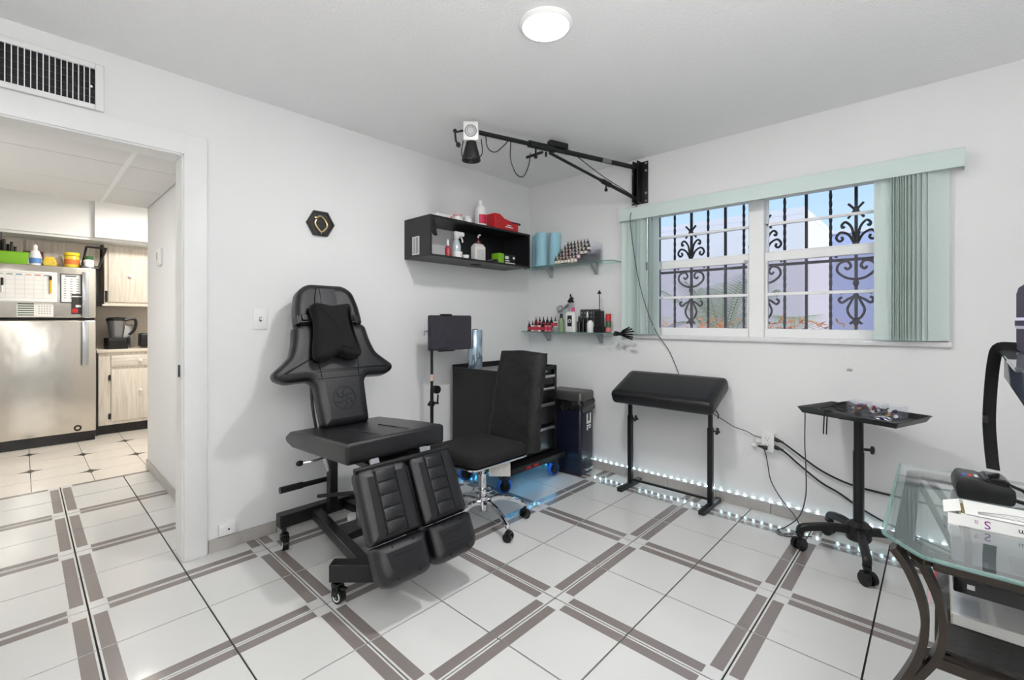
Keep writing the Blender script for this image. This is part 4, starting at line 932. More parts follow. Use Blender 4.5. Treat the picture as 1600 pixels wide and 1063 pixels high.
cord('tray_cable', [(2.30, -.36, .755), (2.262, -.375, .75), (2.258, -.365, .70), (2.25, -.33, .55), (2.25, -.30, .40), (2.245, -.28, .25), (2.21, -.25, .12), (2.14, -.22, .03), (2.10, -.25, .006), (2.12, -.30, .005), (2.18, -.28, .005), (2.26, -.2, .005)], .003, 'thin dark cord hanging from the black tray to the floor', m_darkgrey)

# ------------------------------------------------------------------ LED strips above the baseboard
led_m = B().box((-.0045, -.003, -.003), (.0045, .0, .003)).mesh('led', 0); led_m.materials.append(m_led)
ledb_m = B().box((-.0045, -.003, -.003), (.0045, .0, .003)).mesh('led_blue', 0); ledb_m.materials.append(m_ledblue)
ls = emp('led_strip', (1.9, 0, .075), 0, 'white LED strip glowing along the baseboard under the window', 'led strip')
B().box((.70, -.0035, .0705), (3.4, -.0, .0805)).ob('tape', m_ledtape, ls, True, smooth=0)
n = 54
for k in range(n):
    o = bpy.data.objects.new('led', led_m); COL.objects.link(o); o.parent = ls; o.location = (.72 + k * .0495 - 1.9, -.0035, 0)
l2 = emp('led_strip', (.01, -.5, .075), 0, 'blue white LED strip glowing behind the tool cart', 'led strip')
B().box((.0, -1.25, .0705), (.0035, -.01, .0805)).ob('tape', m_ledtape, l2, True, smooth=0)
for k in range(24):
    o = bpy.data.objects.new('led', ledb_m); COL.objects.link(o); o.parent = l2; o.location = (-.0065, -.72 + k * .05, 0); o.rotation_euler = (0, 0, R(90))
l3 = emp('led_strip', (.35, 0, .075), 0, 'blue LED strip on the window wall behind bin and cart', 'led strip')
B().box((.02, -.0035, .0705), (.69, -.0, .0805)).ob('tape', m_ledtape, l3, True, smooth=0)
for k in range(13):
    o = bpy.data.objects.new('led', ledb_m); COL.objects.link(o); o.parent = l3; o.location = (-.30 + k * .05, -.0035, 0)
# ------------------------------------------------------------------ tattoo chair
YC = -2.01
tc_ = emp('tattoo_chair', (.6, YC, 0), 0, 'black leather reclining tattoo chair with split leg rests', 'chair')
bf = B()
def bar(b, p, q, w_, h_):
    p = V(p); q = V(q); d = (q - p); L = d.length; d.normalize(); s_ = V((0, 0, 1)).cross(d).normalized()
    b.box((0, -w_ / 2, -h_ / 2), (L, w_ / 2, h_ / 2), .003, 1, T=frame(p, d, s_, d.cross(s_)))
bar(bf, (.235, -2.29, .155), (.235, -1.73, .155), .06, .07); bf.ob('rear_bar', m_bmetal, tc_, True)
for ya, yb in ((-2.10, -2.19), (-1.92, -1.83)):
    bf = B(); bar(bf, (.255, ya, .15), (.96, yb, .145), .05, .05); bf.ob('spine_bar', m_bmetal, tc_, True)
bf = B(); bar(bf, (.60, -2.13, .15), (.60, -1.89, .15), .12, .04); bf.ob('cross_plate', m_bmetal, tc_, True)
bf = B(); bar(bf, (.862, -2.30, .135), (1.02, -2.15, .135), .06, .075); bar(bf, (1.0, -2.17, .135), (1.0, -1.85, .135), .06, .075); bar(bf, (1.02, -1.87, .135), (.862, -1.72, .135), .06, .075)
bf.ob('front_bar', m_bmetal, tc_, True)
B().box((.33, -2.075, .17), (.375, -2.03, .56), .003, 1).ob('support_post', m_bmetal, tc_, True)
B().cyl((.62, -2.01, .17), (.62, -2.01, .40), .04, n=20).ob('pump_cylinder', m_alu, tc_, True)
B().cyl((.62, -2.01, .40), (.62, -2.01, .57), .028, n=20).ob('pump_piston', m_chrome, tc_, True)
B().cyl((.455, -1.985, .06), (.455, -1.985, .16), .03, n=16).ob('pump_body', m_plate, tc_, True)
B().box((.36, -2.16, .545), (.98, -1.86, .575), .004, 1).box((.30, -2.10, .56), (.40, -1.92, .60)).ob('seat_frame', m_bmetal, tc_, True)
B().cyl((.30, -2.30, .337), (.30, -2.05, .335), .0135, n=12).cyl((.30, -2.305, .337), (.30, -2.19, .337), .017, n=12).ob('pedal_bar', m_black, tc_, True)
B().cyl((.42, -2.16, .30), (.62, -2.05, .34), .010, n=10).ob('pump_lever', m_black, tc_, True)
B().tube([(.36, -2.22, .472), (.38, -2.17, .476), (.40, -2.10, .49), (.40, -2.06, .50)], .006, 8, 3).ball((.358, -2.228, .472), .015, 10, mi=1, sc=(1, 1.4, 1)).ob('recline_lever', [m_chrome, m_black], tc_, True)
B().tube([(.385, -2.09, .57), (.36, -2.10, .48), (.36, -2.08, .40)], .012, 8, 3).ob('gas_strut', m_alu, tc_, True)
B().tube([(.30, -2.11, .58), (.27, -2.125, .75), (.24, -2.12, .9)], .008, 8, 3).ob('back_strut', m_black, tc_, True)

def caster_meshes(r=.030, h=.118):
    fork = B().cyl((0, 0, h - .028), (0, 0, h), .012, n=12).box((-.012, -.021, h - .055), (.030, .021, h - .028), .008, 2).box((-.006, -.021, r), (.03, -.016, h - .045), .002, 1).box((-.006, .016, r), (.03, .021, h - .045), .002, 1).mesh('caster_fork')
    wheel = B().cyl((.016, -.014, r), (.016, .014, r), r, n=24).torus((0, 0, 0), r * .62, .003, 20, 6, mi=1, T=frame((.016, -.0145, r), (1, 0, 0), (0, 0, 1), (0, -1, 0))).cyl((.016, -.0165, r), (.016, .0165, r), .006, n=10, mi=1).mesh('caster_wheel')
    lever = B().box((.03, -.012, h - .052), (.06, .012, h - .044), .002, 1).mesh('brake_lever')
    fork.materials.append(m_blackgloss); wheel.materials.append(m_black); wheel.materials.append(m_plate); lever.materials.append(m_black)
    return fork, wheel, lever
CM = caster_meshes()
def caster(parent, p, ang, meshes=CM):
    f = bpy.data.objects.new('caster', meshes[0]); COL.objects.link(f); f.parent = parent
    f.matrix_basis = root_matrix(parent).inverted() @ (M.Translation(p) @ M.Rotation(R(ang), 4, 'Z'))
    for nm, me in zip(('wheel', 'brake_lever'), meshes[1:]):
        if me is None: continue
        o = bpy.data.objects.new(nm, me); COL.objects.link(o); o.parent = f
caster(tc_, (.236, -2.26, 0), -10); caster(tc_, (.875, -2.285, 0), 15); caster(tc_, (.236, -1.76, 0), 40); caster(tc_, (.875, -1.735, 0), 200)

# seat cushion: side profile extruded, softly rounded
sp = [(.945, .688), (.945, .592), (.70, .578), (.36, .560), (.285, .575), (.27, .605), (.33, .640), (.50, .655), (.75, .676)]
ST_ = frame((0, YC, 0), (1, 0, 0), (0, 0, 1), (0, -1, 0))
B().prism(sp, -.262, .262, .034, 5, T=ST_).ob('seat', m_leather, tc_, True, smooth=60)
B().tube([(.945 - .022, YC - .25, .686), (.945 - .022, YC + .25, .686)], .002, 5).tube([(.62, YC - .08, .6665), (.90, YC - .08, .690)], .0018, 5).tube([(.62, YC + .08, .6665), (.90, YC + .08, .690)], .0018, 5).ob('seam', m_blackgloss, tc_, True)

# backrest
la = R(19.5); e2 = V((-math.sin(la), 0, math.cos(la))); e3 = V((math.cos(la), 0, math.sin(la))); e1 = V((0, 1, 0))
BT = lambda off=0: frame(V((.375, YC, .625)) + e3 * off, e1, e2, e3)
half = [(.130, 0), (.135, .10), (.142, .235), (.165, .262), (.285, .258), (.338, .285), (.342, .318), (.30, .352), (.245, .40), (.22, .475), (.207, .56), (.18, .58)]
outl = half + [(-x, y) for x, y in half[::-1]]
outl = rpoly(outl, .022, 3)
sec = lambda th, r_=.022: [(r_ * .9, 0), (r_ * .3, r_ * .3), (0, r_), (0, th - r_), (r_ * .3, th - r_ * .3), (r_ * .9, th), (r_ * 2, th + .006)]
bk = B().pad(outl, sec(.085), T=BT()).ob('backrest', m_leather, tc_, True, smooth=60)
B().tube([(-.13, .30, .0925), (.13, .30, .0925)], .0016, 5, T=BT()).tube([(-.13, .262, .0925), (.13, .262, .0925)], .0016, 5, T=BT()).tube([(-.105, .26, .0925), (-.12, .42, .0925)], .0016, 5, T=BT()).tube([(.105, .26, .0925), (.12, .42, .0925)], .0016, 5, T=BT()).ob('seam', m_blackgloss, bk, True)
em = B().torus((.0, .145, .0915), .062, .0016, 32, 5, T=BT())
for k in range(6):
    a = R(k * 60 + 20); em.tube([(.012 * math.cos(a), .145 + .012 * math.sin(a), .0918), (.03 * math.cos(a + .5), .145 + .03 * math.sin(a + .5), .0918), (.055 * math.cos(a), .145 + .055 * math.sin(a), .0918)], .0014, 5, 4, T=BT())
em.ob('embossed_emblem', m_blackgloss, bk, True)
# headrest
hl = [(.192, .565), (.184, .68), (.16, .775), (.105, .815)]
ho = rpoly(hl + [(-x, y) for x, y in hl[::-1]], .03, 4)
hr = B().pad(ho, sec(.10), T=BT(-.012)).ob('headrest', m_leather, tc_, True, smooth=60)
B().box((-.05, .62, .088), (.045, .785, .0975), .004, 1, T=BT()).ob('center_panel', mat('satin_panel', (52, 52, 56), .3), hr, True)
B().tube([(-.09, .59, .0945), (-.082, .72, .0945), (-.06, .795, .0945)], .003, 5, 3, T=BT()).tube([(-.17, .56, .03), (-.165, .66, .03), (-.14, .75, .03), (-.10, .79, .03)], .004, 5, 3, T=BT()).ob('seam', m_blackgloss, hr, True)
# neck pillow strapped to the headrest
po = [(.0, .372), (.055, .342), (.112, .338), (.132, .362), (.124, .42), (.108, .49), (.100, .56), (.114, .63), (.104, .66), (.055, .655), (0, .642)]
po = rpoly(po + [(-x, y) for x, y in po[-2:0:-1]], .02, 3)
npw = tag(emp('neck_pillow', (.36, YC - .02, 1.0), 0), 'black mesh butterfly shaped neck pillow strapped to the tattoo chair', 'pillow')
PT = frame(V((.375, YC - .022, .625)) + e3 * .088 + e2 * .012, e1, e2, e3)
B().pad(po, [(.02, 0), (.004, .015), (0, .035), (.003, .075), (.015, .095), (.03, .10)], T=PT).ob('cushion', m_mesh, npw, True, smooth=70)
B().pad(po, [(.0, .03), (-.003, .036), (0, .042)], T=PT).ob('piping', m_cushion, npw, True)
for sg in (-1, 1):
    B().box((.10 * sg, .565, -.004), (.165 * sg, .605, .012), .002, 1, T=PT).box((.16 * sg, .56, -.05), (.175 * sg, .605, .01), .002, 1, T=PT).ob('strap', m_black, npw, True)
    B().box((.135 * sg - .016, .575, .008), (.135 * sg + .016, .61, .022), .003, 1, T=PT).ob('buckle', m_blackgloss, npw, True)

# leg rests: two upper pads and two foot pads
ll = R(26); u2 = V((-math.sin(ll), 0, math.cos(ll))); u3 = V((math.cos(ll), 0, math.sin(ll)))
for sg in (-1, 1):
    LT = frame(V((1.138, YC + sg * .130 + .0, .312)) - u3 * .075, e1, u2, u3)
    ol = rpoly([(-.122, 0), (.122, 0), (.122, .305), (-.122, .305)], [.02, .02, .03, .03], 3)
    lg = B().pad(ol, sec(.075, .02), T=LT).ob('leg_rest', m_leather, tc_, True, smooth=60)
    for k in range(5):
        B().box((-.046, .022 + k * .053, .074), (.046, .073 + k * .053, .086), .006, 2, T=LT).ob('quilted_rib', m_leather, lg, True, smooth=60)
    for x in (-.05, .05): B().tube([(x, .012, .0815), (x, .298, .0815)], .0018, 5, T=LT).ob('seam', m_blackgloss, lg, True)
    FT_ = frame(V((1.141, YC + sg * .130 + .0, .3095)) - u3 * .075, e1, u2, u3)
    of = rpoly([(-.122, -.165), (.122, -.165), (.122, 0), (-.122, 0)], [.07 if sg < 0 else .05, .07 if sg > 0 else .05, .018, .018], 5)
    ft = B().pad(of, [(.03, -.01), (.006, .002), (0, .02), (0, .06), (.008, .082), (.024, .092), (.045, .097)], T=FT_).ob('foot_rest', m_leather, tc_, True, smooth=60)
    for x in (-.05, .05): B().tube([(x, -.15, .0935), (x, -.012, .0915)], .0018, 5, T=FT_).ob('seam', m_blackgloss, ft, True)
    B().tube([(-.05, -.055, .097), (.05, -.055, .097)], .0016, 5, T=FT_).tube([(-.05, -.10, .097), (.05, -.10, .097)], .0016, 5, T=FT_).ob('seam', m_blackgloss, ft, True)
    B().box((-.03, -.012, .02), (.03, .012, .035), .001, 1, T=LT).ob('hinge', m_alu, lg, True)
    B().box((-.02, .29, .01), (.02, .345, .025), .001, 1, T=LT).ob('hinge_plate', m_alu, lg, True)
B().cyl((.985, YC - .25, .578), (.985, YC + .25, .578), .012, n=12).ob('leg_rest_rod', m_bmetal, tc_, True)

# ------------------------------------------------------------------ wheeled stool with covered backrest
so_ = emp('rolling_stool', (.785, -1.335, 0), 0, 'black stool with covered backrest on chrome five star base', 'stool')
base_a = -11.5
for k in range(5):
    a = R(base_a + 72 * k); d = V((math.cos(a), math.sin(a), 0))
    B().sweep([d * .025 + V((0, 0, .135)), d * .10 + V((0, 0, .145)), d * .19 + V((0, 0, .125)), d * .262 + V((0, 0, .085)), d * .27 + V((0, 0, .07))], [(-.013, -.012), (.013, -.012), (.013, .006), (.006, .012), (-.006, .012), (-.013, .006)], k=4).ob('base_leg', m_chrome, so_)
    c_ = B().cyl(d * .27 + V((0, 0, .045)), d * .27 + V((0, 0, .078)), .009, n=10).box((-.017, -.024, .028), (.017, .024, .055), .008, 2, T=M.Translation(d * .27) @ M.Rotation(a + .6, 4, 'Z')).ob('caster', m_black, so_)
    w_ = B()
    for s_ in (-1, 1): w_.cyl((0, s_ * .007, .026), (0, s_ * .024, .026), .026, n=18, T=M.Translation(d * .27) @ M.Rotation(a + .6, 4, 'Z'))
    w_.ob('wheel', m_blackgloss, c_)
B().lathe([(.03, .08), (.032, .09), (.032, .165), (.024, .17)], n=20).ob('hub', m_chrome, so_)
B().cyl((0, 0, .16), (0, 0, .30), .025, n=18).cyl((0, 0, .30), (0, 0, .42), .014, n=14).ob('gas_lift', m_chrome, so_)
B().torus((0, 0, .20), .055, .005, 24, 6).ob('lift_ring', m_chrome, so_)
B().prism(rpoly([(-.205, -.255), (.205, -.255), (.21, .19), (-.21, .19)], .05), .405, .415, .002, 1).box((-.05, -.09, .385), (.05, .06, .405)).ob('seat_plate', m_chrome, so_)
B().pad(rpoly([(-.205, -.26), (.205, -.26), (.21, .19), (-.21, .19)], .06), [(.02, .415), (.003, .425), (0, .44), (.004, .465), (.02, .482), (.05, .49)]).ob('seat', m_fabric, so_, smooth=60)
B().box((-.062, -.0015, .315), (.062, .0015, .415), T=M.Translation((.145, .0, 0)) @ M.Rotation(R(43), 4, 'Z')).ob('care_label', mat('care_label', (206, 203, 198), .7, var=.2, vs=90), so_)
B().box((-.03, .10, .385), (.03, .235, .40)).box((-.03, .255, .39), (.03, .27, .55)).box((-.03, .2, .385), (.03, .27, .40)).ob('back_bracket', m_bmetal, so_)
# loose cover over the backrest: slightly crumpled cuboid
cv = B(); rnd = random.Random(2)
NX, NZ = 12, 16; X0, X1, TH_ = -.195, .20, .115
def cpt(u, v_, face):
    z = .43 + v_ * .60; lean = .105 * v_ ** 1.15
    sq = 1 - .10 * v_
    x = (X0 + (X1 - X0) * u) * sq + .02 * v_
    wob = .006 * math.sin(9 * u + 5 * v_) * (1 if face else .8) + .004 * math.sin(23 * v_ + 7 * u)
    ed = min(u, 1 - u, 1 - v_) ; rd = .022 * max(0, 1 - ed / .09) ** 2
    y = .205 + lean + (TH_ * (1 - .30 * v_) * (1 if face else 0)) + wob + (rd if not face else -rd)
    if v_ > .93: z -= .035 * ((v_ - .93) / .07) ** 2 * (.4 + .6 * abs(u - .45))
    if v_ < .05: z += .02 * math.sin(5 * u)
    return (x, y, z)
for face in (0, 1):
    vs = [cpt(i / NX, j / NZ, face) for j in range(NZ + 1) for i in range(NX + 1)]
    cv.add(vs, [(j * (NX + 1) + i, j * (NX + 1) + i + 1, (j + 1) * (NX + 1) + i + 1, (j + 1) * (NX + 1) + i) for j in range(NZ) for i in range(NX)])
def strip(ps, qs, n=4, amp=.02):
    rows = []
    for a_, b__ in zip(ps, qs):
        a_ = V(a_); b__ = V(b__); rows.append([a_.lerp(b__, t / n) + V((rnd.uniform(0, amp), 0, rnd.uniform(-amp, amp) * .4)) * (0 if t in (0, n) else 1) for t in range(n + 1)])
    cv.add([p for r_ in rows for p in r_], [(k * (n + 1) + t, k * (n + 1) + t + 1, (k + 1) * (n + 1) + t + 1, (k + 1) * (n + 1) + t) for k in range(len(rows) - 1) for t in range(n)])
strip([cpt(1, j / NZ, 0) for j in range(NZ + 1)], [cpt(1, j / NZ, 1) for j in range(NZ + 1)])
strip([cpt(0, j / NZ, 0) for j in range(NZ + 1)], [cpt(0, j / NZ, 1) for j in range(NZ + 1)], amp=0)
strip([cpt(i / NX, 1, 0) for i in range(NX + 1)], [cpt(i / NX, 1, 1) for i in range(NX + 1)], amp=.006)
strip([cpt(i / NX, 0, 0) for i in range(NX + 1)], [cpt(i / NX, 0, 1) for i in range(NX + 1)], amp=0)
bmesh.ops.remove_doubles(cv.bm, verts=cv.bm.verts[:], dist=1e-4)
cv.ob('backrest_cover', mat('cover_fabric', (13, 13, 14), .7, var=.15, vs=12, bump=.7, bs=24), so_, smooth=75)

# ------------------------------------------------------------------ tool cart
ct = emp('tool_cart', (.35, -.66, 0), 0, 'black metal drawer cart with blue wheels behind the stool', 'tool cart')
cx0, cx1, cy0, cy1, cz0, cz1 = .085, .585, -.985, -.345, .20, .862
B().box((cx0, cy0, cz0), (cx1 - .02, cy1, cz1 - .03), .004, 1).box((cx0, cy0, cz1 - .03), (cx1, cy0 + .012, cz1)).box((cx0, cy1 - .012, cz1 - .03), (cx1, cy1, cz1)).box((cx0, cy0, cz1 - .03), (cx0 + .012, cy1, cz1 + .015)).box((cx1 - .012, cy0, cz1 - .03), (cx1, cy1, cz1 - .008)).box((cx1 - .02, cy0, cz0), (cx1, cy0 + .03, cz1)).box((cx1 - .02, cy1 - .03, cz0), (cx1, cy1, cz1)).ob('body', m_bmetal, ct, True)
B().box((cx0 + .012, cy0 + .012, cz1 - .032), (cx1 - .012, cy1 - .012, cz1 - .026)).ob('top_mat', m_grey, ct, True, smooth=0)
for z0, z1 in ((.72, .80), (.60, .705), (.42, .585), (.215, .405)):
    d = B().box((cx1 - .02, cy0 + .034, z0), (cx1 - .002, cy1 - .034, z1), .003, 1).ob('drawer', m_blackgloss, ct, True)
    B().box((cx1 - .002, cy0 + .045, z1 - .028), (cx1 + .020, cy1 - .045, z1 - .004), .006, 2).ob('handle', m_alu, d, True)
B().box((cx1 - .004, cy0 + .2, .815), (cx1 + .001, cy1 - .12, .828)).ob('nameplate', m_alu, ct, True, smooth=0)
B().box((cx0 - .01, cy0 - .01, .155), (cx1 + .08, cy1 + .005, .20), .006, 2).ob('base_tray', m_bmetal, ct, True)
for y in (-.80, -.72): B().box((cx1 + .081, y, .165), (cx1 + .083, y + .055, .185)).ob('red_tag', m_red, ct, True, smooth=0)
wm = B().cyl((0, -.016, .055), (0, .016, .055), .038, n=20).mesh('wheel_hub'); wm.materials.append(m_black)
tm = B().torus((0, 0, 0), .042, .015, 28, 10, T=frame((0, 0, .057), (1, 0, 0), (0, 0, 1), (0, -1, 0))).mesh('wheel_tyre'); tm.materials.append(m_blue)
fm = B().box((-.03, -.034, .10), (.03, .034, .155), .004, 1).box((-.02, -.032, .045), (.02, -.026, .12)).box((-.02, .026, .045), (.02, .032, .12)).cyl((0, -.036, .057), (0, .036, .057), .008, n=10).mesh('wheel_fork'); fm.materials.append(m_black)
for x, y, a in ((.575, -.375, 80), (.56, -.915, 70), (.16, -.915, 60), (.15, -.40, 90)):
    f = bpy.data.objects.new('caster', fm); COL.objects.link(f); f.parent = ct; f.location = V((x, y, 0)) - ct.location; f.rotation_euler = (0, 0, R(a))
    for nm, me in (('wheel', wm), ('tyre', tm)): o = bpy.data.objects.new(nm, me); COL.objects.link(o); o.parent = f
cl = emp('led_bar', (.35, -.66, .15), 0, 'blue LED bar glowing under the tool cart', 'led strip')
B().box((.60, -.95, .146), (.612, -.38, .1545)).ob('tape', m_ledtape, cl, True, smooth=0)
for k in range(12):
    o = bpy.data.objects.new('led', ledb_m); COL.objects.link(o); o.parent = cl; o.location = V((.606, -.93 + k * .048, .1455)) - cl.location; o.rotation_euler = (R(90), 0, 0)

fl = emp('film_roll', (.245, -.90, cz1 - .026), 0, 'roll of clear blue stretch film standing on the tool cart', 'film roll')
B().lathe([(.052, 0), (.055, .004), (.055, .30), (.052, .304), (.022, .304), (.022, .25)], n=28).ob('film', m_film, fl)
B().lathe([(.021, 0), (.021, .312), (.017, .312), (.017, .0)], n=16).ob('core', mat('film_core', (120, 116, 112), .8), fl)

# ------------------------------------------------------------------ tablet stand
ts = emp('tablet_stand', (.22, -1.28, 0), 0, 'black tripod stand behind tattoo chair with clamp and tape mark', 'tablet stand')
B().cyl((0, 0, .12), (0, 0, .74), .012, n=12).ob('lower_pole', m_bmetal, ts)
B().cyl((0, 0, .70), (0, 0, 1.12), .010, n=12).ob('upper_pole', m_bmetal, ts)
B().cyl((0, 0, .795), (0, 0, .84), .0125, n=12).ob('tape_mark', mat('pale_tape', (222, 186, 176), .7), ts)
B().cyl((.012, .02, .735), (.04, .02, .735), .028, n=20).cyl((.0, .0, .735), (.03, .02, .735), .012, n=10).ob('joint_disc', m_black, ts)
B().box((-.016, -.016, .62), (.016, .016, .655), .004, 1).cyl((.0, .016, .64), (.03, .035, .64), .008, n=8).cyl((.0, -.03, .635), (0, .0, .635), .010, n=8).tube([(.025, .03, .64), (.03, .03, .70)], .006, 6).ob('clamp', m_black, ts)
for k in range(3):
    a = R(90 + k * 120); d = V((math.cos(a), math.sin(a), 0)); B().tube([V((0, 0, .30)), d * .06 + V((0, 0, .22)), d * .19 + V((0, 0, .008))], .008, 8).ob('leg', m_bmetal, ts)
B().tube([(-.0, -.0, 1.12), (.012, -.0, 1.13), (.012, -.07, 1.14), (.012, -.072, 1.11)], .005, 6).box((.0, .02, 1.10), (.012, .04, 1.16)).ob('side_arm', m_alu, ts)
tb = emp('tablet', (.255, -1.14, 1.0), 0, 'black tablet with dark folded cloth clamped on the stand', 'tablet')
TT = frame((.255, -1.145, 1.125), V((.12, .99, 0)).normalized(), (0, 0, 1), V((.99, -.12, 0)).normalized())
B().pad(rpoly([(-.178, -.122), (.178, -.122), (.178, .122), (-.178, .122)], .014), [(.004, -.008), (0, -.004), (0, .004), (.004, .008)], T=TT).ob('case', mat('case_dark', (46, 44, 52), .55, var=.25, vs=35), tb, True)
B().pad(rpoly([(-.172, -.118), (-.02, -.105), (-.045, .06), (-.165, .075)], .01), [(0, .008), (0, .012), (.006, .016)], T=TT).ob('cloth', mat('cloth_slate', (52, 50, 60), .9, var=.3, vs=25, bump=.8, bs=30), tb, True)
B().box((-.08, .118, -.012), (.01, .132, .012), .004, 1, T=TT).box((-.10, -.13, -.012), (.03, -.118, .014), .004, 1, T=TT).ob('clamp', m_black, tb, True)

# ------------------------------------------------------------------ pedal bin
bn_ = emp('pedal_bin', (.62, -.17, 0), R(6), 'tall navy black pedal bin with grey lid and liner', 'bin')
bo2 = rpoly([(-.19, -.105), (.125, -.105), (.125, .105), (-.19, .105)], .025, 4)
B().pad(bo2, [(.008, 0), (.002, .02), (0, .05), (-.004, .56), (.0, .565)]).ob('body', m_navy, bn_, smooth=50)
ln_ = B(); rs = []
for k, (z, o_) in enumerate(((.50, .004), (.515, .010), (.54, .012), (.565, .014), (.585, .009))):
    rs.append([(x * (1 + (o_ + .006 * math.sin(i * 1.7 + k * 2.1)) / .11), y * (1 + (o_ + .006 * math.sin(i * 2.3 + k)) / .1), z + (.018 * math.sin(i * 1.3) if k == 0 else 0)) for i, (x, y) in enumerate(bo2)])
ln_.rings(rs, 0, False); ln_.ob('bin_liner', mat('liner_black', (18, 18, 20), .18, var=.1, bump=.5, bs=30), bn_, smooth=60)
B().pad(rpoly([(-.20, -.112), (.134, -.112), (.134, .112), (-.20, .112)], .03, 4), [(0, .585), (0, .632), (.006, .645), (.02, .652)]).ob('lid', mat('lid_pewter', (98, 97, 96), .4, .7, var=.05), bn_, smooth=50)
B().box((.1235, -.045, .035), (.128, .06, .13)).ob('pedal_recess', m_ink, bn_, smooth=0)
B().box((.10, -.05, .035), (.155, .06, .05), .004, 1).ob('pedal', m_alu, bn_)
lbx = .1305
B().box((lbx - .003, -.03, .34), (lbx, .06, .50)).ob('sticker', m_navy, bn_, smooth=0)
B().box((lbx, -.022, .40), (lbx + .0008, .0, .475)).box((lbx, .03, .40), (lbx + .0008, .052, .475)).box((lbx, -.022, .395), (lbx + .0008, .052, .415)).box((lbx, -.02, .372), (lbx + .0008, .05, .385)).box((lbx, -.02, .345), (lbx + .0008, .0, .366)).box((lbx, .01, .356), (lbx + .0008, .05, .366)).ob('sticker_print', m_paper, bn_, smooth=0)

# ------------------------------------------------------------------ arm rest stand
ar = emp('arm_rest_stand', (1.415, -.17, 0), 0, 'black padded arm rest on a two post metal stand', 'arm rest')
for sg in (-1, 1):
    x = sg * .285
    B().box((x - .02, -.165, .0), (x + .02, .14, .03), .006, 2).ob('foot', m_bmetal, ar)
    B().box((x - .016, -.022, .03), (x + .016, .012, .52), .003, 1).ob('post', m_bmetal, ar)
    B().box((x - .012, -.018, .50), (x + .012, .008, .69), .002, 1).ob('inner_post', m_bmetal, ar)
    B().cyl((x + .016, -.005, .50), (x + .04, -.005, .50), .005, n=8).ball((x + .044, -.005, .515), .011, 8).ball((x + .044, .012, .495), .011, 8).ball((x + .044, -.02, .492), .011, 8).ob('star_knob', m_black, ar)
B().box((-.285, -.01, .045), (.285, .006, .06), .002, 1).ob('stretcher', m_bmetal, ar)
tl = R(24); AT = frame((-.0, -.015, .735), (1, 0, 0), (0, math.cos(tl), math.sin(tl)), (0, -math.sin(tl), math.cos(tl)))
B().box((-.29, -.06, -.06), (.29, .06, -.045), .002, 1, T=AT).ob('tilt_plate', m_bmetal, ar)
B().pad(rpoly([(-.355, -.175), (.355, -.175), (.355, .175), (-.355, .175)], .045, 6), [(.02, -.048), (.005, -.042), (0, -.028), (0, .012), (.006, .03), (.022, .04), (.05, .044)], T=AT).ob('cushion', m_cushion, ar, smooth=60)
B().tube([(.345, -.10, -.045), (.36, -.105, -.075), (.355, -.11, -.10)], .0035, 6, 3, T=AT).ob('strap_end', m_black, ar)

# ------------------------------------------------------------------ rolling tray stand
ry = emp('tray_stand', (2.478, -.285, 0), 0, 'black rolling stand with shallow rectangular tray beside the desk', 'tray stand')
hubz = .145
B().lathe([(.05, .09), (.055, .10), (.055, .165), (.03, .185)], n=20).ob('hub', m_black, ry)
for a, L in ((205, .262), (282, .285), (20, .25), (128, .245)):
    d = V((math.cos(R(a)), math.sin(R(a)), 0))
    B().sweep([d * .03 + V((0, 0, .135)), d * .12 + V((0, 0, .14)), d * (L - .02) + V((0, 0, .12)), d * L + V((0, 0, .10)), d * L + V((0, 0, .075))], [(-.016, -.018), (.016, -.018), (.018, .01), (.008, .018), (-.008, .018), (-.018, .01)], k=4).ob('base_leg', m_black, ry)
    c_ = B().cyl(d * L + V((0, 0, .05)), d * L + V((0, 0, .09)), .009, n=10).box((-.02, -.026, .03), (.02, .026, .062), .008, 2, T=M.Translation(d * L) @ M.Rotation(R(a + 35), 4, 'Z')).ob('caster', m_black, ry)
    w_ = B()
    for s_ in (-1, 1): w_.cyl((.006, s_ * .008, .03), (.006, s_ * .027, .03), .03, n=18, T=M.Translation(d * L) @ M.Rotation(R(a + 35), 4, 'Z'))
    w_.ob('wheel', m_black, c_)
B().cyl((0, 0, .16), (0, 0, .54), .024, n=18).ob('post', m_bmetal, ry)
B().cyl((0, 0, .52), (0, 0, .725), .021, n=18).ob('inner_post', m_bmetal, ry)
B().cyl((.02, 0, .555), (.05, .01, .555), .007, n=8).lathe([(.006, 0), (.02, .004), (.022, .012), (.015, .02), (0, .021)], n=10, T=frame((.045, .01, .555), (0, 1, 0), (0, 0, 1), (1, 0, 0))).ob('height_knob', m_black, ry)
ta = R(-19.7); TR = M.Translation((.012, -.015, .722)) @ M.Rotation(ta, 4, 'Z')
B().pad(rpoly([(-.226, -.165), (.226, -.165), (.226, .165), (-.226, .165)], .012, 3), [(.025, 0), (.022, .0), (.002, .026), (-.002, .028), (.0, .031), (.006, .029), (.03, .006)], T=TR).ob('tray', m_bmetal, ry)
B().cyl((-.07, -.02, .70), (-.07, -.02, .722), .012, n=10).box((-.06, -.04, .708), (.06, .04, .724), .003, 1).ob('tray_mount', m_black, ry)
TZ = .722 + .0065
TW = M.Translation((2.478, -.285, 0)) @ TR
ac = emp('acrylic_box', TW @ V((.03, .085, .0065)), ta, 'clear acrylic compartment box with small colourful caps on the tray', 'box')
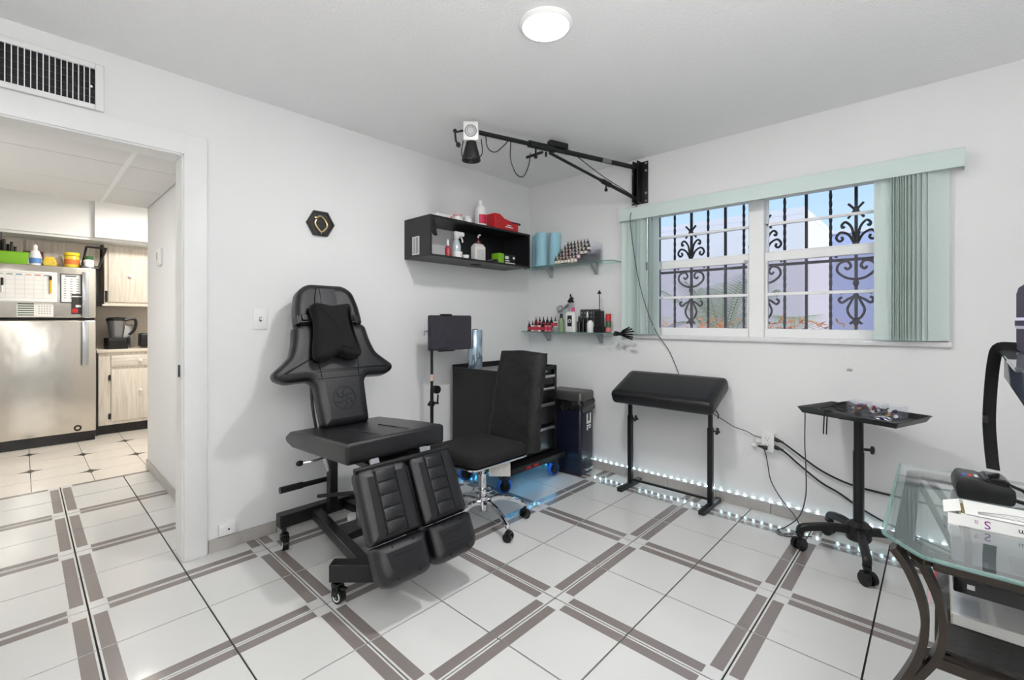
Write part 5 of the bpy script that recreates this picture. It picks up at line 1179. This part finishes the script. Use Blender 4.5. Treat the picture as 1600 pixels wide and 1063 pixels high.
for lo, hi in (((-.115, -.038, 0), (.115, .038, .003)), ((-.115, -.038, .003), (.115, -.035, .062)), ((-.115, .035, .003), (.115, .038, .062)), ((-.115, -.035, .003), (-.112, .035, .062)), ((.112, -.035, .003), (.115, .035, .062)), ((-.04, -.035, .003), (-.037, .035, .06)), ((.035, -.035, .003), (.038, .035, .06))):
    B().box(lo, hi).ob('wall_panel', m_acryl, ac, smooth=0)
rnd = random.Random(21); cap_m = [mat('cap_%d' % i, c, .3, .2) for i, c in enumerate([(176, 130, 60), (120, 60, 90), (60, 60, 110), (210, 206, 200), (70, 60, 54), (150, 40, 50), (190, 170, 200)])]
cm = B().lathe([(.007, 0), (.010, .012), (.008, .013)], n=8).mesh('ink_cap')
for k in range(34):
    sgm = k % 3; x = (-.105, -.03, .045)[sgm] + rnd.uniform(.004, .055 if sgm else .05); y = rnd.uniform(-.025, .025)
    o = bpy.data.objects.new('ink_cup', cm); COL.objects.link(o)
    o.matrix_basis = root_matrix(ac) @ M.Translation((x, y, .004 + (k // 12) * .013 + rnd.uniform(0, .003))) @ M.Rotation(rnd.uniform(0, 1.2), 4, 'X')
    if not cm.materials: cm.materials.append(None)
    o.material_slots[0].link = 'OBJECT'; o.material_slots[0].material = rnd.choice(cap_m)
    tag(o, 'tiny coloured ink cup loose inside the clear acrylic box', 'ink cup', 'ink cups in the acrylic box')
for k, (x, y, lab) in enumerate(((-.045, .0, 'tall shot glass of ink caps in front of the acrylic box'), (.055, .005, 'small clear glass beside the pile of rings on tray'))):
    t = emp('shot_glass', TW @ V((x, y, .0065)), 0, lab, 'glass')
    B().lathe([(.018, 0), (.02, .002), (.022, .055 - k * .02), (.020, .055 - k * .02), (.018, .006), (0, .005)], n=16).ob('glass', m_acryl, t)
    for q_ in range(5): B().ball((.008 * math.cos(q_ * 2.2), .008 * math.sin(q_ * 2.2), .014 + q_ * .0065), .006, 6).ob('bead', cap_m[(q_ + k) % 7], t)
for k in range(6):
    o = tag(B().torus((0, 0, .006), .014, .004, 16, 6).ob('ring', m_alu if k % 2 else cap_m[2]), 'small metal ring lying on the tray near the acrylic box', 'ring', 'rings on the tray')
    o.location = TW @ V((.075 + .017 * (k % 3) + .006 * (k // 3), .012 - .022 * (k // 3), .0065)); o.rotation_euler = (.25 * (k % 2), .15 * (k % 3), 0)
t = emp('tattoo_cable', TW @ V((-.15, .05, .0065)), 0, 'black clip cord coiled on the tray corner with two loose ends', 'cable')
B().tube([TW @ V(p) for p in ((-.19, .0, .012), (-.16, .12, .03), (-.10, .13, .04), (-.07, .08, .02), (-.10, .03, .012), (-.15, .06, .012), (-.17, .10, .03), (-.12, .135, .045), (-.06, .09, .02), (-.05, .05, .011))], .004, 6, 5).ob('coil', m_black, t, True)
for dx in (0, .014): B().tube([TW @ V(p) for p in ((-.08 + dx, -.10, .012), (-.08 + dx, -.165, .036), (-.08 + dx, -.176, .02), (-.084 + dx, -.176, -.05), (-.085 + dx, -.176, -.085))], .003, 6, 4).ob('lead', m_black, t, True)

# ------------------------------------------------------------------ glass desk
dk = emp('glass_desk', (3.25, -1.55, 0), 0, 'glass topped desk with bowed bronze legs at the picture edge', 'desk')
DZ = .73; DX0, DX1, DY0, DY1 = 2.683, 3.86, -1.945, -1.17
gp = rpoly([(DX0, DY0 + .085), (DX0 + .07, DY0), (DX1, DY0), (DX1, DY1), (DX0 + .0, DY1)], [.015, .015, .03, .03, .015], 3)
B().prism(gp, DZ - .009, DZ, .0015, 1).ob('glass_top', m_desk_glass, dk, True)
rm = B()
for i in range(len(gp)): rm.tube([(*gp[i], DZ - .0045), (*gp[(i + 1) % len(gp)], DZ - .0045)], .0046, 6)
rm.ob('glass_rim', m_glass_edge, dk, True)
fb = B(); F0, F1 = .045, .03
for p, q_ in (((DX0 + .035, DY0 + .10), (DX0 + .085, DY0 + .035)), ((DX0 + .085, DY0 + .035), (DX1 - .05, DY0 + .035)), ((DX0 + .035, DY0 + .10), (DX0 + .035, DY1 - .04)), ((DX0 + .035, DY1 - .04), (DX1 - .05, DY1 - .04)), ((DX1 - .05, DY1 - .04), (DX1 - .05, DY0 + .035))):
    bar(fb, (*p, DZ - .022), (*q_, DZ - .022), .035, .022)
fb.ob('frame', m_bronze, dk, True)
prof_l = [(.0, .712), (.022, .68), (.045, .62), (.053, .565), (.044, .50), (.015, .42), (-.04, .30), (-.085, .15), (-.10, .0)]
for (bx_, by_, s_) in ((2.703, -1.885, 1), (3.80, -1.885, -1)):
    for off in (0, .028):
        B().sweep([(bx_ + s_ * (dx + off * (1.0 if z > .45 else .6)), by_ + (off * .55), z) for dx, z in prof_l], [(-.022, -.007), (.022, -.007), (.022, .007), (-.022, .007)], up=(1, 0, .01), k=4).ob('leg', m_bronze, dk, True)
for (bx_, s_) in ((2.72, 1), (3.78, -1)):
    for off in (0, .05):
        B().sweep([(bx_ + s_ * (off * .6), -1.22, .71), (bx_ + s_ * (.05 + off), -1.225, .60), (bx_ + s_ * (.10 + off), -1.235, .47), (bx_ + s_ * (.13 + off * .8), -1.24, .25), (bx_ + s_ * .14, -1.24, 0)], [(-.018, -.007), (.018, -.007), (.018, .007), (-.018, .007)], up=(1, 0, .01), k=4).ob('leg', m_bronze, dk, True)
lo_ = B(); bar(lo_, (2.745, -1.86, .47), (2.775, -1.835, .47), .03, .028); bar(lo_, (2.77, -1.84, .47), (3.78, -1.84, .47), .03, .028); bar(lo_, (2.785, -1.84, .47), (2.785, -1.25, .47), .03, .028); bar(lo_, (2.785, -1.25, .47), (3.78, -1.25, .47), .03, .028); bar(lo_, (2.735, -1.215, .47), (2.79, -1.25, .47), .03, .028); bar(lo_, (3.78, -1.84, .47), (3.78, -1.25, .47), .03, .028)
lo_.ob('lower_frame', m_bronze, dk, True)
B().box((2.787, -1.826, .480), (3.765, -1.68, .490)).ob('lower_shelf', mat('dark_stone_panel', (52, 50, 49), .6, var=.6, vs=60, bump=.3, bs=80), dk, True, smooth=0)

kt = emp('keyboard_tray', (3.2, -1.7, .63), 0, 'black sliding keyboard tray under the glass desk top', 'keyboard tray')
B().box((2.80, -1.812, .618), (3.70, -1.79, .665), .004, 2).box((2.80, -1.79, .622), (3.70, -1.72, .628), .002, 1).ob('front_lip', m_blackgloss, kt, True)
B().box((2.80, -1.72, .622), (3.70, -1.42, .636), .003, 1).ob('board', mat('board_grey', (150, 155, 160), .4), kt, True)
vh = B()
for k in range(9): vh.box((2.90, -1.66 + k * .012, .6362), (2.94, -1.654 + k * .012, .6368))
vh.ob('vent_slots', m_grey, kt, True, smooth=0)
for xr in (2.82, 3.65): B().box((xr, -1.75, .636), (xr + .012, -1.42, .712)).ob('rail', m_black, kt, True, smooth=0)
B().box((2.822, -1.8132, .632), (2.834, -1.8118, .642)).ob('badge', m_alu, kt, True, smooth=0)
ps = emp('paper_stack', (3.0, -1.6, .497), 0, 'stack of white paper on the dark shelf under the desk', 'paper')
B().box((2.80, -1.70, .4915), (3.22, -1.42, .517), .001, 1).ob('sheets', m_paper, ps, True)
B().box((2.7985, -1.701, .4915), (2.8, -1.42, .5165)).ob('page_edge', mat('page_edge', (214, 202, 170), .8), ps, True, smooth=0)
zb = emp('zip_bag', (2.79, -1.55, .497), 0, 'clear zip bag with red seal lines beside the paper stack', 'bag')
B().box((2.755, -1.69, .518), (2.85, -1.44, .520)).ob('film', m_acryl, zb, True, smooth=0)
B().box((2.758, -1.69, .5202), (2.762, -1.44, .5206)).box((2.769, -1.69, .5202), (2.774, -1.44, .5206), mi=1).ob('seal', [mat('seal_pink', (226, 170, 180), .5), mat('seal_red', (196, 60, 80), .5)], zb, True, smooth=0)
bb = emp('blue_box', (3.05, -1.55, 0), 0, 'blue grey storage box on the floor under the desk', 'box')
B().box((2.86, -1.70, 0), (3.25, -1.35, .17), .006, 2).ob('body', mat('slate_blue', (58, 74, 98), .5), bb, True)
B().box((2.85, -1.71, .17), (3.26, -1.34, .19), .006, 2).ob('lid', mat('slate_blue_lid', (66, 84, 110), .5), bb, True)
B().box((2.852, -1.56, .10), (2.861, -1.50, .18), .002, 1).ob('clasp', m_black, bb, True)

# long white product box on the desk, lying on its side so the print is upside down
wbx = emp('product_box', (2.94, -1.60, DZ), 0, 'long white cardboard box with purple letter lying on the glass desk', 'box')
q0, q1 = V((2.815, -1.70, 0)), V((3.14, -1.695, 0)); bd_ = (q1 - q0).normalized(); bs2 = V((-bd_.y, bd_.x, 0)); BL = (q1 - q0).length
WT = frame(V((q0.x, q0.y, DZ)), bd_, bs2, (0, 0, 1))
B().box((0, 0, 0), (BL, .12, .002), T=WT).box((0, 0, 0), (BL, .002, .03), T=WT).box((0, .118, 0), (BL, .12, .03), T=WT).box((.008, 0, .028), (BL, .12, .03), T=WT).ob('carton', m_paper, wbx, True, smooth=0)
B().box((-.03, .02, -.0), (.002, .115, .0015), T=WT @ M.Translation((0, 0, .029)) @ M.Rotation(R(-20), 4, 'Y')).box((-.022, .0, .0), (.0, .002, .026), T=WT).ob('flap', m_paper, wbx, True, smooth=0)
B().box((.004, .01, .004), (.05, .11, .022), T=WT).ob('insert', mat('kraft', (186, 166, 110), .8), wbx, True, smooth=0)
ag = B()
for k in range(7): ag.tube([(.03, .035 - k * .003, .0302), (.10, .06 - k * .006 + .006 * math.sin(k), .0302), (.20, .06 - k * .007, .0302), (.31, .03 - k * .002, .0302)], .0006, 4, 5, T=WT)
ag.ob('swirl_print', mat('swirl_grey', (150, 148, 150), .7), wbx, True)
wm_ = WT @ M.Translation((.115, -.0006, .023)); wi = root_matrix(wbx).inverted()
def side_text(nm, body, size, m_, x, z=.015):
    o = lettering(nm, body, size, m_, wbx, (0, 0, 0), (0, 0, 0)); o.matrix_basis = wi @ WT @ M.Translation((x, -.0006, z)) @ M.Rotation(R(90), 4, 'X') @ M.Rotation(R(180), 4, 'Z'); return o
side_text('logo_letter', 'S', .026, m_purple, .044); 
side_text('logo_mark', 'a', .018, mat('print_rose', (196, 150, 190), .6), .026)
side_text('web_text', '.com', .017, m_ink, .108, .014)

# label printer on the desk, wrapped with its strap
lp = emp('label_printer', (2.862, -1.415, DZ), R(5), 'black label printer with coloured buttons on the glass desk', 'label printer')
B().prism(rpoly([(-.052, .002), (.054, .002), (.058, .02), (.056, .046), (.0, .056), (-.045, .06), (-.056, .035)], .008, 3), -.05, .055, .005, 2, T=frame((0, 0, 0), (1, 0, 0), (0, 0, 1), (0, -1, 0))).ob('body', m_black, lp)
B().box((-.045, -.045, .054), (-.004, .042, .0605), .003, 1).ob('panel', m_darkgrey, lp)
B().pad(rpoly([(.0, -.05), (.05, -.045), (.05, .04), (.0, .045)], .014, 4), [(0, .045), (0, .058), (.008, .064)]).ob('media_cover', m_blackgloss, lp)
for k, c in enumerate(((40, 90, 190), (200, 40, 50), (200, 200, 200))): B().box((-.041 + k * .012, -.038, .0603), (-.033 + k * .012, -.028, .0625), .001, 1).box((-.041 + k * .012, -.022, .0603), (-.033 + k * .012, -.014, .0620), .001, 1).ob('button', mat('button_%d' % k, c, .4), lp)
for x in (-.04, .045):
    for y in (-.04, .04): B().cyl((x, y, -.0), (x, y, .004), .006, n=8).ob('rubber_foot', m_black, lp)
cord('printer_cable', [(2.915, -1.43, .745), (2.95, -1.435, .738), (3.10, -1.43, .736), (3.3, -1.3, .736), (3.5, -1.23, .736)], .005, 'black cord leaving the label printer across the desk')
cord('printer_cable', [(2.915, -1.39, .77), (2.94, -1.39, .76), (2.98, -1.37, .742), (3.2, -1.3, .737), (3.45, -1.22, .737)], .004, 'thin black cord behind the label printer')

# raised glass hutch shelf at the desk side with smart speaker
hu = emp('hutch_shelf', (3.2, -1.55, DZ), 0, 'raised glass shelf with grey apron above the desk', 'shelf')
HZ = 1.13
B().prism(rpoly([(2.876, -2.0), (3.80, -2.0), (3.80, -1.32), (2.902, -1.32)], .02, 3), HZ - .008, HZ, .0015, 1).ob('glass_plate', m_desk_glass, hu, True)
B().prism([(2.892, -1.97), (2.915, -1.97), (2.935, -1.325), (2.912, -1.325)], HZ - .075, HZ - .0085).ob('apron', glass('smoke_apron', (120, 128, 140), 1.5, .55, (70, 76, 92), .05), hu, True, smooth=0)
for x, y in ((3.06, -1.40), (3.06, -1.90), (3.72, -1.40), (3.72, -1.90)): B().cyl((x, y, DZ + .0005), (x, y, HZ - .0085), .014, n=14).ob('column', m_bronze, hu, True)
sk_ = emp('smart_speaker', (2.990, -1.385, HZ), 0, 'round plum grey fabric smart speaker on the raised shelf', 'speaker')
B().lathe([(.052, 0), (.058, .006), (.060, .03), (.060, .155), (.056, .172), (.046, .181), (0, .183)], n=36).ob('body', m_dev, sk_)
B().lathe([(.0605, .062), (.0625, .066), (.0625, .088), (.0605, .092)], n=36).ob('band', mat('lilac_band', (206, 200, 222), .35), sk_)
B().lathe([(.0628, .070), (.0628, .084)], n=36).ob('band_gap', m_dev, sk_)

# camera strap hanging from the raised shelf down to the printer
sp_ = emp('hanging_strap', (2.9, -1.33, HZ), 0, 'wide black webbing strap hanging from raised shelf to printer', 'strap')
for off, w_ in ((0, .016), (.006, .009)):
    B().sweep([(2.945, -1.345 + off, HZ + .006), (2.925, -1.338 + off, HZ + .008), (2.900, -1.332 + off, HZ + .004), (2.892, -1.332 + off, HZ - .03), (2.886, -1.335 + off, HZ - .10), (2.882, -1.34 + off, HZ - .20), (2.885, -1.352, HZ - .28), (2.888, -1.372, .80)], [(-w_, -.0012), (w_, -.0012), (w_, .0012), (-w_, .0012)], up=V((.55, -.83, .05)), k=5).ob('webbing', m_fabric, sp_, True)
B().box((2.868, -1.365, .925), (2.880, -1.35, .945), .002, 1).ob('buckle', m_black, sp_, True)
B().tube([(2.935, -1.345, HZ + .006), (2.955, -1.335, HZ + .012), (2.965, -1.325, HZ + .008), (2.94, -1.335, HZ + .005)], .004, 6, 4).ob('clip', m_alu, sp_, True)
